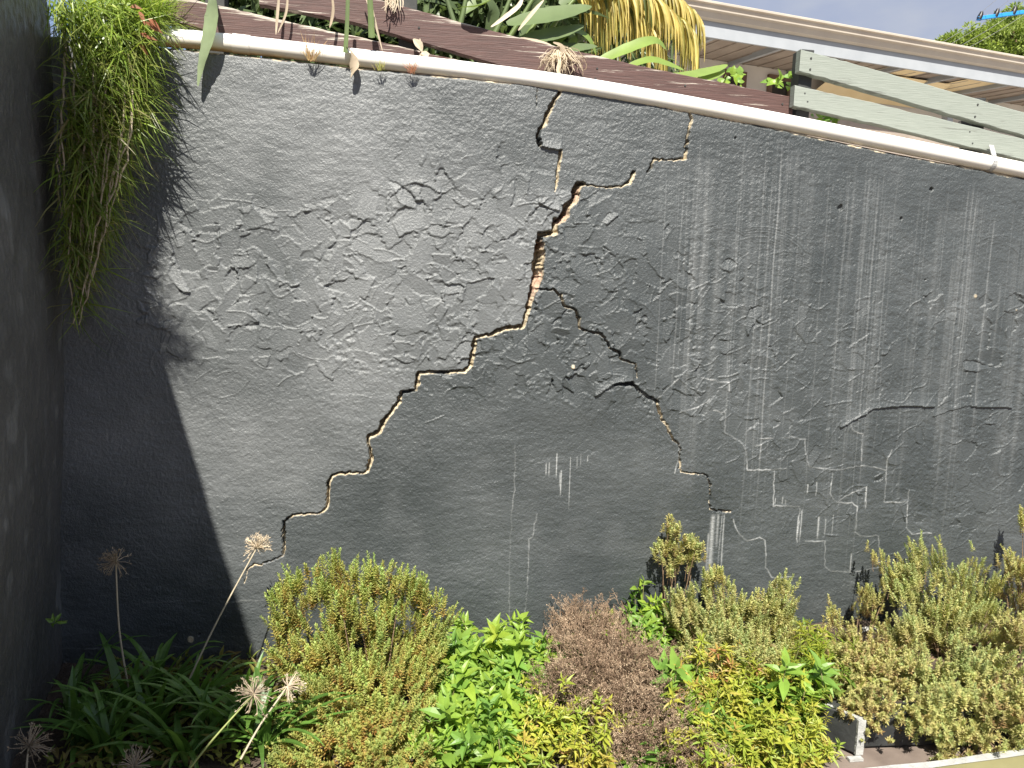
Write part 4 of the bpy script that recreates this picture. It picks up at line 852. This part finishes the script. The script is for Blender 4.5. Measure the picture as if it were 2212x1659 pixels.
# dried flower heads on long stalks
def flower(label, head, foot, R_, n, tint, mat_stem, seed, sq=.8):
    r = np.random.default_rng(seed); hx, hy, e = head; fx, fy, fe = foot
    Hd = at(hx, hy, D-e); Ft = at(fx, fy, D-fe); Ft[2] = max(Ft[2], .02)
    root = thing('dried_flower', Ft, label, 'dried flower', 'dried flower heads on long stalks')
    mid = (Hd+Ft)/2+np.array([-.012, -.01, .0]); P = bez(Ft, mid, Hd, n=14)
    b = MB(); b.tube(P, np.linspace(.0048, .0032, 14), 7, t=.75); b.build('stalk', mat_stem, root, smooth=True)
    mb = MB(); cp = MB(); ax = nrm(P[-1]-P[-2]); cut = nrm(r.normal(size=3)*[1, .4, 1]+ax*-.2)
    for k in range(n):
        d = nrm(r.normal(size=3)+ax*.55)
        if d @ cut > .35 and r.random() < .85: continue
        Ln = R_*r.uniform(.7, 1.1); s = np.linspace(0, 1, 5)[:, None]
        pts = Hd+d*Ln*s+np.array([0, 0, -1])*(s**2)*Ln*r.uniform(0, .25)+r.normal(0, .002, (5, 3))*s
        tv = np.clip(tint+r.normal(0, .15), 0, 1); mb.tube(pts, np.linspace(.0015, .0011, 5), 4, tv, cap=False)
        if r.random() < .7:
            e2 = pts[-1]; m = 3; dd = nrm(d+r.normal(0, .5, (m, 3))); cp.leaves(T_DIA, np.repeat(e2[None], m, 0), dd, r.normal(size=(m, 3)), r.uniform(.010, .02, m), r.uniform(.003, .006, m), np.clip(tv-.15+r.normal(0, .1, m), 0, 1))
    hd_ = mb.build('flower_head', M_STRAW, root); cp.build('seed_capsule', M_STRAW, hd_)
M_STALKG = plain('green_stalk', (0.16, 0.20, 0.05), (0.24, 0.27, 0.08), 20, 0.5, 0.1)
M_STALKS = plain('pale_dry_stalk', (0.34, 0.29, 0.20), (0.46, 0.40, 0.29), 20, 0.7, 0.2)
flower('dried brown flower head on a pale upright stalk in the wall shadow', (250, 1213, .45), (282, 1510, .45), .062, 120, .35, M_STALKS, 1)
flower('sunlit cream flower head on the tallest leaning stalk beside the crack end', (555, 1183, .30), (385, 1520, .50), .062, 150, .9, M_STALKS, 2)
flower('drooping dried flower head on a thick green stalk beside the large rounded shrub', (548, 1500, .98), (378, 1700, 1.2), .072, 130, .45, M_STALKG, 3)
flower('bleached flower head half hidden against the left side of the large rounded shrub', (622, 1482, .86), (520, 1640, 1.0), .058, 100, .8, M_STALKS, 4)
flower('grey brown flower head at the bottom left corner beside the side wall', (62, 1612, 1.05), (75, 1720, 1.1), .075, 80, .4, M_STALKS, 5)
flower('dried flower head cut off by the bottom edge below the strap leaves', (290, 1655, 1.05), (300, 1760, 1.1), .072, 80, .55, M_STALKS, 6)

# grass hanging over the corner
def grass(label):
    root = thing('hanging_grass', at(220, 60, D-.1), label, 'grass'); mb = MB(); rn = MB()
    G = [(240, 20, 110, 40, .10, 1.2), (150, 20, 40, 50, .2, 1.3), (290, 60, 50, 50, .12, 1.3), (280, 120, 50, 60, .14, 1.2), (200, 60, 80, 60, .18, 1.2), (235, 130, 88, 80, .16, 1.5), (250, 220, 76, 80, .17, 1.5), (200, 240, 74, 90, .2, 1.4), (215, 330, 64, 90, .18, 1.2), (175, 370, 56, 100, .2), (195, 450, 48, 80, .18), (165, 500, 42, 80, .18), (178, 580, 26, 60, .17), (165, 640, 12, 50, .16)]
    P, d = lump_pts(G, 4300, .1, .15); n = len(P)
    P = P[P[:, 0] > CORNER+.02+SWX*(D-P[:, 1])]; n = len(P)
    Dr = nrm(np.array([.35, -.2, -.45])+rng.normal(0, .5, (n, 3))); t = np.clip(R(.05, .85, n)**1.1+np.clip((P[:, 2]-2.85)*.6, 0, .35), 0, 1)  # blades yellower towards the top, sunlit look put into the tint
    mb.leaves(T_BLADE, P, Dr, rng.normal(0, .4, (n, 3))+np.array([0, -.4, .9]), R(.09, .24, n), R(.0038, .0085, n), t)
    k_ = 1700; m_ = R(.05, 1.75, k_); c_ = rng.integers(0, 22, k_); mc = R(.6, 1.5, 22); m_ = mc[c_]+rng.normal(0, .05, k_)
    P4 = np.stack([CORNER+SWX*m_+R(-.16, .05, k_)+.05*np.sin(m_*9), D-m_, SZ+SS*m_+R(-.05, .06, k_)], -1)
    mb.leaves(T_BLADE, P4, nrm(np.array([.55, .05, -.1])+rng.normal(0, .5, (k_, 3))), rng.normal(0, .4, (k_, 3))+np.array([0, -.3, .9]), R(.10, .24, k_), R(.003, .006, k_), R(.4, .9, k_))
    P2 = at(300, 35, D+.02)+rng.normal(0, 1, (1500, 3))*np.array([.13, .06, .03])   # tuft on the bank above the pipe
    P2 = P2[(P2[:, 0] < at(360, 40, D)[0])]; n = len(P2)
    P2[:, 2] = np.maximum(P2[:, 2], ztop(P2[:, 0])+.03)
    mb.leaves(T_BLADE, P2, nrm(np.array([.5, -.25, .35])+rng.normal(0, .5, (n, 3))), rng.normal(0, .4, (n, 3))+np.array([0, -.3, .9]), R(.08, .2, n), R(.003, .006, n), R(.6, 1, n))
    mb.build('foliage', M_GRASS, root)
    for k in range(16):
        x0 = R(130, 280); y1 = [700, 640, 560, 530, 470, 600, 660, 420][k % 8]; x1 = np.interp(y1, [300, 700], [x0, 160])+R(-20, 20)
        c = bez(at(x0, 40, D-.1), at(x0+R(-20, 10), y1*.45, D-.26), at((x0+x1)/2+R(-15, 15), y1*.75, D-.24), at(x1, y1, D-.2), n=22)+rng.normal(0, .004, (22, 3))
        c[:, 0] = np.maximum(c[:, 0], CORNER+.03+SWX*(D-c[:, 1]))
        rn.tube(c, np.linspace(.005, .0028, 22), 5, t=R(.7, 1))
        for i in range(6, 22):
            for q_ in range(3):
                dd = nrm(np.array([R(-1, 1), R(-1, .4), R(-.6, .5)])); mb2.leaves(T_BLADE, c[i][None], dd[None], rng.normal(size=(1, 3)), R(.03, .07), .0035, R(0, .35))
    rn.build('runner', M_STRAW, root); mb2.build('dry_blade', M_GRASS, root)
mb2 = MB(); grass('long green grass hanging over the wall corner at the top left with pale runners')
rl = thing('fallen_leaves', at(305, 70, D-.05), 'few reddish dry leaves caught in the hanging grass beside the pipe end', 'leaf')
b = MB(); 
for px, py in ((280, 15), (300, 25), (320, 40), (300, 72), (312, 82), (296, 90), (325, 60), (310, 48)):
    b.leaves(T_LEAF, at(px, py, D-.2)[None], nrm(np.array([[R(.2, 1), R(-.4, .2), R(-.8, .1)]])), np.array([[R(-.3, .3), -.8, .5]]), R(.05, .08), R(.018, .03), R(0, .3))
b.build('leaf', leafmat('red_dry_leaf', [(0, (0.32, 0.12, 0.07)), (1, (0.45, 0.26, 0.14))], .3, .5), rl)

# tufts growing at the pipe
def tuft(label, px, py, n, ln, tint, e=.012):
    c = at(px, py, D-.045); root = thing('grass_tuft', c, label, 'grass tuft', 'small tufts growing along the pipe'); mb = MB()
    mb.leaves(T_BLADE, c+rng.normal(0, .008, (n, 3))*[1, .3, .2], nrm(np.array([0, -.15, 1])+rng.normal(0, .42, (n, 3))*[1, .5, .5]), np.tile([0, -1, .2], (n, 1))+rng.normal(0, .3, (n, 3)), R(ln*.5, ln, n), R(.002, .0035, n), np.clip(R(tint-.15, tint+.15, n), 0, 1)); mb.build('foliage', M_TUFT, root)
M_TUFT = leafmat('dry_tuft', [(0, (0.33, 0.10, 0.07)), (.5, (0.45, 0.30, 0.13)), (1, (0.30, 0.33, 0.07))], .3, .6)
tuft('dry straw coloured grass tuft on the left part of the white pipe', 672, 132, 26, .14, .5)
tuft('small yellow green grass tuft under the white pipe', 820, 152, 18, .06, .9)
tuft('reddish spiky grass tuft on the lower side of the white pipe', 890, 158, 26, .075, .15)
def weed(label, P, n, l_, w_, tint, name='weed', nrmv=(0, -1, .4), mat_=None):
    root = thing(name, P, label, 'weed'); mb = MB(); d = nrm(rng.normal(size=(n, 3))*[1, .5, .8]); mb.leaves(T_LEAF, np.repeat(np.asarray(P)[None], n, 0)+d*.006, d, np.tile(nrmv, (n, 1))+rng.normal(0, .25, (n, 3)), R(l_*.7, l_, n), R(w_*.7, w_, n), R(*tint, n)); mb.build('foliage', mat_ or M_BROAD, root)
p_ = on_side(112, 1345); weed('tiny green weed sprouting from the corner at the side wall', p_+ntl*.012, 8, .05, .02, (.6, 1))
# dry curled leaf lying against the brown fence
dl = thing('dry_leaf', at(905, 118, D+.06), 'curled tan dry leaf hanging on the lower brown board', 'leaf')
b = MB(); b.ribbon(bez(at(893, 84, D+.07), at(905, 98, D+.05), at(912, 112, D+.05), n=7), [.006, .02, .035, .04, .03, .015, .004], (0, -1, .3), R(.6, 1), .25)
b.ribbon(bez(at(912, 112, D+.05), at(918, 120, D+.04), at(905, 128, D+.04), at(885, 138, D+.04), n=8), [.006, .03, .045, .04, .03, .02, .01, .003], (0, -1, .3), .8, .2)
b.tube([at(907, 84, D+.06), at(909, 100, D+.055), at(910, 112, D+.05)], .004, 6, .9); b.build('leaf', M_STRAW, dl)

# big paddle leaved plants behind the brown fence
def leafstrip(mb, pts, w, Ys, up=(0, -.8, .6), tint=.5, fold=.1, n=16, shape=None):
    P = bez(*[at(x, y, Y) for (x, y), Y in zip(pts, Ys)], n=n); s = np.linspace(0, 1, n)
    wv = w*(np.clip(np.sin(np.pi*np.clip(s*.94+.05, 0, 1))**.75, .03, 1) if shape is None else np.interp(s, *shape)); wv = wv*(1+.05*np.sin(s*37))
    mb.ribbon(P, wv, up, tint, fold)
Yd = D+.35
sp = thing('paddle_leaved_plant', (float(at(1150, 200, D+.6)[0]), D+.6, tz(.3)), 'big grey green paddle leaved plant behind the brown fence beside the yellow palm', 'plant')
big = [([(1095, 52), (1160, 40), (1220, 28), (1278, 14)], .12, .55), ([(1085, 108), (1150, 85), (1210, 72), (1262, 55)], .10, .5), ([(1090, 130), (1160, 112), (1230, 105), (1290, 100)], .09, .4),
       ([(1178, 140), (1200, 95), (1235, 66), (1270, 82), (1288, 118)], .055, .95), ([(1200, 150), (1225, 110), (1240, 85), (1225, 70)], .045, .85), ([(1275, 142), (1340, 112), (1410, 88), (1438, 106)], .075, 1), ([(1340, 150), (1400, 130), (1440, 138), (1478, 152)], .055, 1),
       ([(1400, 160), (1470, 165), (1540, 152), (1572, 140)], .06, .95), ([(1470, 180), (1520, 172), (1555, 158), (1562, 148)], .05, .9), ([(1020, 128), (1060, 130), (1110, 145), (1145, 160)], .05, 1),
       ([(1130, 135), (1190, 132), (1250, 128), (1310, 140)], .07, .6), ([(1240, 165), (1320, 172), (1400, 178), (1470, 186)], .06, .6), ([(1040, -20), (1065, 20), (1060, 60), (1050, 95)], .07, .35), ([(1150, -40), (1160, 0), (1150, 40), (1120, 80)], .09, .4), ([(1000, 30), (1030, 5), (1060, -10), (1110, -30)], .08, .6), ([(1210, 10), (1240, -10), (1290, -20), (1340, -25)], .1, .5)]
for k, (pts, w, t_) in enumerate(big):
    mb = MB(); leafstrip(mb, pts, w, [Yd+.02*k+.03*i for i in range(len(pts))], tint=t_); mb.build('leaf', M_PADDLE, sp, smooth=True)
for k, (pts, t_) in enumerate((([(1150, 0), (1120, 50), (1085, 105)], .7), ([(1105, -10), (1085, 40), (1060, 90)], .6), ([(1180, 20), (1150, 60), (1120, 110)], .75), ([(1010, -20), (1000, 30), (990, 70)], .6), ([(1240, 0), (1190, 60), (1160, 120)], .8), ([(960, -20), (975, 30), (985, 60)], .5))):
    mb = MB(); mb.tube(bez(*[at(x, y, Yd+.12) for x, y in pts], n=8), np.linspace(.010, .017, 8), 7, t_); mb.build('leaf_stalk', M_PADDLE, sp, smooth=True)
mb = MB()
for pts, w in (([(1055, 104), (1120, 88), (1180, 98), (1206, 116)], .03), ([(1060, 60), (1090, 40), (1120, 15), (1130, -10)], .028), ([(1120, 66), (1150, 30), (1175, 0)], .022), ([(1040, 80), (1075, 92), (1120, 100)], .02)):
    mb = MB(); leafstrip(mb, pts, w, [D+.16+.02*i for i in range(len(pts))], tint=R(.7, 1), fold=.3); mb.build('dry_leaf', M_STRAW, sp, smooth=True)
# left plant: drooping leaf in front of the pipe, green stalks, dry stalks
lp = thing('paddle_leaved_plant', (float(at(650, 100, D+.55)[0]), D+.55, tz(-1)), 'left paddle leaved plant whose grey green leaf droops over the white pipe', 'plant')
n = 22; P = bez(at(448, -70, D+.05), at(459, -20, D-.05), at(462, 30, D-.055), at(455, 80, D-.055), at(440, 130, D-.05), at(428, 186, D-.045), n=n); s = np.linspace(0, 1, n)
wv = np.interp(s, [0, .3, .42, .6, .85, 1], [.02, .05, .082, .078, .04, .008])*(1+.05*np.sin(s*60))
mb = MB(); mb.ribbon(P, wv, np.array([-.5, -.85, .1]), .75, .18); mb.build('leaf', leafmat('pale_grey_green_leaf', [(0, (0.10, 0.14, 0.07)), (1, (0.28, 0.34, 0.20))], .25, .5), lp, smooth=True, label='drooping grey green leaf in front of the pipe')
for pts, w, t_ in (([(752, -30), (750, 50), (746, 114)], .021, .55), ([(797, -30), (801, 30), (803, 82)], .03, .6)):
    mb = MB(); mb.ribbon(bez(*[at(x, y, D-.05) for x, y in pts], n=9), np.linspace(w*.8, w, 9), (0, -1, .1), t_, .25); mb.build('leaf_stalk', M_PADDLE, lp, smooth=True)
mb = MB(); leafstrip(mb, [(748, 100), (762, 120), (765, 150), (758, 168)], .045, [D-.05]*4, tint=.5, up=(0, -.2, 1)); mb.build('dry_leaf', M_STRAW, lp, smooth=True)
for pts, w in (([(604, -20), (600, 30), (596, 75)], .014), ([(622, -20), (618, 30), (600, 72)], .012), ([(716, -20), (720, 20), (716, 48), (712, 60)], .014), ([(793, -30), (808, 40), (826, 110)], .012), ([(838, -10), (836, 10), (830, 24)], .008), ([(782, -30), (800, 20), (812, 50)], .016)):
    mb = MB(); leafstrip(mb, pts, w, [D+.03]*len(pts), tint=R(.4, .95), fold=.35); mb.build('dry_stalk', M_STRAW, lp, smooth=True)
mb = MB()
for k in range(14):
    x = R(835, 860); leafstrip(mb, [(x, -25), (x+R(-12, 14), 0), (x+R(-20, 20), R(15, 30))], .006, [D+.06]*3, tint=R(.4, 1))
mb.build('dry_fibre', M_STRAW, lp, smooth=True)
mb = MB(); leafstrip(mb, [(995, 16), (1030, 14), (1060, 0), (1085, -25)], .07, [D+.05]*4, tint=.9, up=(0, -.3, 1)); mb.build('leaf', M_PADDLE, lp, smooth=True)
# dried hanging flower on the upper board
df = thing('dried_bract', at(1210, 112, D+.06), 'shaggy dried flower clump hanging over the upper brown board', 'dried flower')
mb = MB()
for k in range(95):
    lft = rng.random() < .6; x = (R(1170, 1222) if lft else R(1222, 1262)); y1 = R(124, 166)
    pts = [(1212+R(-8, 16), 104+R(-6, 10)), ((1212+x)/2+R(-8, 8), 112+R(-8, 14)), (x+R(-6, 6), (118+y1)/2+R(-6, 8)), (x+R(-14, 14), y1)]
    leafstrip(mb, pts, R(.002, .006), [D+.07, D+.055, D+.05-R(0, .03), D+.05-R(0, .03)], tint=R(0, 1)**1.3, fold=.3, n=9)
leafstrip(mb, [(1195, 92), (1212, 100), (1214, 118), (1205, 128)], .03, [D+.05]*4, tint=.3)
leafstrip(mb, [(1210, 130), (1206, 150), (1208, 166)], .022, [D+.03]*3, tint=.8)
mb.build('fibre', M_STRAW, df)
# yellow palm
pm = thing('palm', (float(at(1400, 200, D+1.1)[0]), D+1.1, tz(1.2)), 'yellowing palm with long drooping leaflets beside the house gutter', 'palm')
for k, (pts, yy) in enumerate((([(1250, -40), (1330, -30), (1420, 0), (1490, 60)], .8), ([(1300, -70), (1390, -40), (1460, -10), (1510, 40)], .95), ([(1240, -10), (1300, -8), (1370, 25), (1420, 80)], .85), ([(1280, -60), (1350, -10), (1400, 40), (1430, 95)], 1.1), ([(1330, -60), (1430, -30), (1480, 20), (1500, 90)], 1.0), ([(1230, -30), (1280, 0), (1310, 50), (1330, 110)], 1.15), ([(1290, -40), (1350, -20), (1450, 20), (1480, 80)], 1.25))):
    c = bez(*[at(x, y, D+yy) for x, y in pts], n=40); rb = MB(); rb.tube(c, np.linspace(.010, .003, 40), 6, .6); fr = rb.build('frond', M_PALM, pm, smooth=True)
    lf = MB()
    for i in range(2, 40):
        for sgn in (-1, 1):
            T = nrm(c[min(i+1, 39)]-c[i-1]); sd_ = np.array([0, sgn*.5, 0]); Ln = R(.2, .42)*(1-.35*i/40); s = np.linspace(0, 1, 7)[:, None]
            d0 = nrm(T*.8+sd_+np.array([0, 0, .15])+rng.normal(0, .2, 3)); pts_ = c[i]+d0*Ln*.55*s*(1-.5*s)+np.array([.0, 0, -1])*Ln*s**1.7*.95
            lf.ribbon(pts_, np.interp(s[:, 0], [0, .3, 1], [.010, .021, .002]), nrm(np.array([R(-.6, .6), -1, .2])), np.clip((.72 if k < 5 else .15)+rng.normal(0, .36), 0, 1), .2)
    lf.build('leaflet', M_PALM, fr)
# dense dark growth behind the plants
def hedge(label, spans, n, tint, Y0, Y1, l_=(.10, .24)):
    root = thing('dense_shrub', (float(at(spans[0][0], 100, Y0)[0]), (Y0+Y1)/2, tz(0)), label, 'shrub'); mb = MB(); st = MB()
    per = n//len(spans)
    for (x0, x1, y0, y1) in spans:
        P = np.array([at(R(x0, x1), R(y0, y1), R(Y0, Y1)) for _ in range(per)]); m = len(P)
        mb.leaves(T_LANCE, P, nrm(rng.normal(size=(m, 3))+np.array([0, -.4, -.2])), rng.normal(size=(m, 3))*.5+np.array([0, -.5, .8]), R(*l_, m), R(.02, .05, m), R(*tint, m))
        for k in range(14): x = R(x0, x1); p1 = at(x, y0, (Y0+Y1)/2); p0 = at(x+R(-40, 40), y1+60, (Y0+Y1)/2); st.tube(bez(p0, (p0+p1)/2+rng.normal(0, .03, 3), p1, n=5), [.012, .012, .011, .01, .008], 6, R(.1, .7))
    mb.build('foliage', M_PADDLE, root); st.build('stem', M_PADDLE, root)
hedge('dark leafy growth filling the space behind the brown fence and its paddle leaved plants', [(380, 700, -120, 90), (640, 960, -120, 140), (900, 1250, -120, 170), (430, 1000, -40, 130), (700, 1230, -10, 170)], 7500, (0, .55), D+.75, D+1.5)
hedge('dark leafy shrub filling the gap behind the yellow palm', [(1180, 1440, -80, 200)], 900, (0, .45), D+1.7, D+2.3)
# creeper leaves between fence and house
for k, (px, py, n, lab) in enumerate(((1582, 170, 9, 'green creeper leaves at the low end of the brown fence beside a window'), (1682, 178, 8, 'green creeper sprig in front of the house beside the dark fence post'), (1785, 255, 12, 'glossy green creeper leaves under the green fence boards'))):
    root = thing('creeper', at(px, py, D+.3), lab, 'creeper'); mb = MB(); st = MB()
    for i in range(n*2):
        p = at(px+R(-26, 26), py+R(-16, 16), D+.16+R(-.03, .1)); d = nrm(rng.normal(size=3)); mb.leaves(T_LEAF, p[None], d[None], np.array([[R(-.3, .3), -.8, .5]]), R(.03, .06), R(.025, .045), R(.4, 1))
    mb.build('foliage', M_BROAD, root)

# tree and power pole beyond the roof
tc_ = at(2190, 140, 19.0); tb_ = np.array([tc_[0], 19.0, 1.0])
tr = thing('tree', tb_, 'bushy light green tree rising behind the house roof at top right', 'tree')
b = MB(); b.tube(bez(tb_, tb_+np.array([.1, 0, 2.5]), tc_, n=8), np.linspace(.28, .12, 8), 8); 
cl_ = [(2195, 90, 80, 62), (2130, 95, 34, 44), (2185, 55, 40, 36), (2250, 70, 70, 60), (2092, 88, 26, 32), (2062, 96, 24, 22), (2160, 130, 90, 40), (2260, 140, 90, 60), (2040, 98, 12, 12)]
for l in cl_[:7]: e_ = at(l[0], l[1], 19.0); b.tube(bez(tc_*.6+tb_*.4, (tc_+e_)/2, e_, n=5), np.linspace(.1, .02, 5), 5, cap=False)
b.build('trunk', M_STEM, tr, smooth=True)
mb = MB()
for (x, y, rx_, ry_) in cl_:
    C = at(x, y, 19.0); sc_ = 19.0/F; nsub = int(rx_*ry_/75)+4
    for j in range(nsub):
        d = nrm(rng.normal(size=3)); c2 = C+d*np.array([rx_, (rx_+ry_)*.5, ry_])*sc_*R(.5, 1); m = 75; dd = fronds(m); P = c2+dd*np.array([.17, .17, .13])*R(.4, 1, (m, 1))
        mb.leaves(T_DIA, P, nrm(dd+rng.normal(0, .5, (m, 3))), rng.normal(size=(m, 3))+np.array([0, 0, .8]), R(.08, .15, m), R(.03, .05, m), np.clip(R(.2, .9)+rng.normal(0, .15, m), 0, 1))
mb.build('crown', M_TREE, tr)
pa, pb_ = at(2112, 40, 15.5), at(2330, 10, 15.5)
pw = thing('power_pole', np.array([pb_[0], 15.5, 1.0]), 'blue power pole crossarm with black insulators against the sky at top right', 'power pole')
b = MB(); b.tube([(pb_[0], 15.5+.1, 1.0), (pb_[0], 15.5+.1, pb_[2]+.5)], [.13, .1], 10); b.build('pole', M_STEM, pw, smooth=True)
b = MB(); b.beam(pa, pb_, .075, .07); b.build('crossarm', M_BLUE, pw, bevel=.008)
for px, py in ((2117, 36), (2152, 30), (2190, 25), (2226, 20)):
    c = at(px, py, 15.5); b = MB(); b.tube([c+np.array([-.02, 0, -.06]), c+np.array([0, 0, .0]), c+np.array([.02, 0, .05]), c+np.array([.03, 0, .1])], [.05, .055, .045, .03], 8); ins = b.build('insulator', M_BLACK, pw, smooth=True)
    b = MB(); b.tube(bez(c+np.array([.03, 0, .1]), c+np.array([.4, -1.5, .9]), c+np.array([1.0, -4, 2.6]), n=8), .004, 4, cap=False); b.tube(bez(c+np.array([0, 0, -.03]), c+np.array([-.5, 1.2, -.5]), c+np.array([-1.6, 5, -1.3]), n=8), .004, 4, cap=False); b.build('wire', M_METAL, ins)

# torn white plastic among the shrubs
def scrap(label, px, py, e, w, h_, seed):
    r = np.random.default_rng(seed); C = at(px, py, D-e); C[2] = max(C[2], .03); n = 9; U, Vv = np.meshgrid(np.linspace(-1, 1, n), np.linspace(-1, 1, n))
    p = C+np.stack([U*w+.2*w*np.sin(Vv*3+seed), .25*w*r.normal(size=U.shape), Vv*h_*(1-.3*np.abs(U))], -1); gi = np.arange(n*n).reshape(n, n); b = MB()
    b.add(p.reshape(-1, 3), np.stack([gi[:-1, :-1], gi[:-1, 1:], gi[1:, 1:], gi[1:, :-1]], -1).reshape(-1, 4)); o = b.build('plastic_scrap', M_WHITE, smooth=True); tag(o, label, 'plastic', 'torn white plastic scraps'); o.modifiers.new('subsurf', 'SUBSURF').render_levels = 1
    s_ = o.modifiers.new('solid', 'SOLIDIFY'); s_.thickness = .0015
scrap('crumpled white plastic scrap highest up against the wall behind the sparse yellow shrub', 1878, 1362, .12, .045, .022, 1)
scrap('narrow upright strip of white plastic inside the olive shrub', 1902, 1488, .5, .022, .06, 2)
scrap('flat white plastic scrap low down above the planter edge', 1912, 1540, .62, .05, .03, 3)
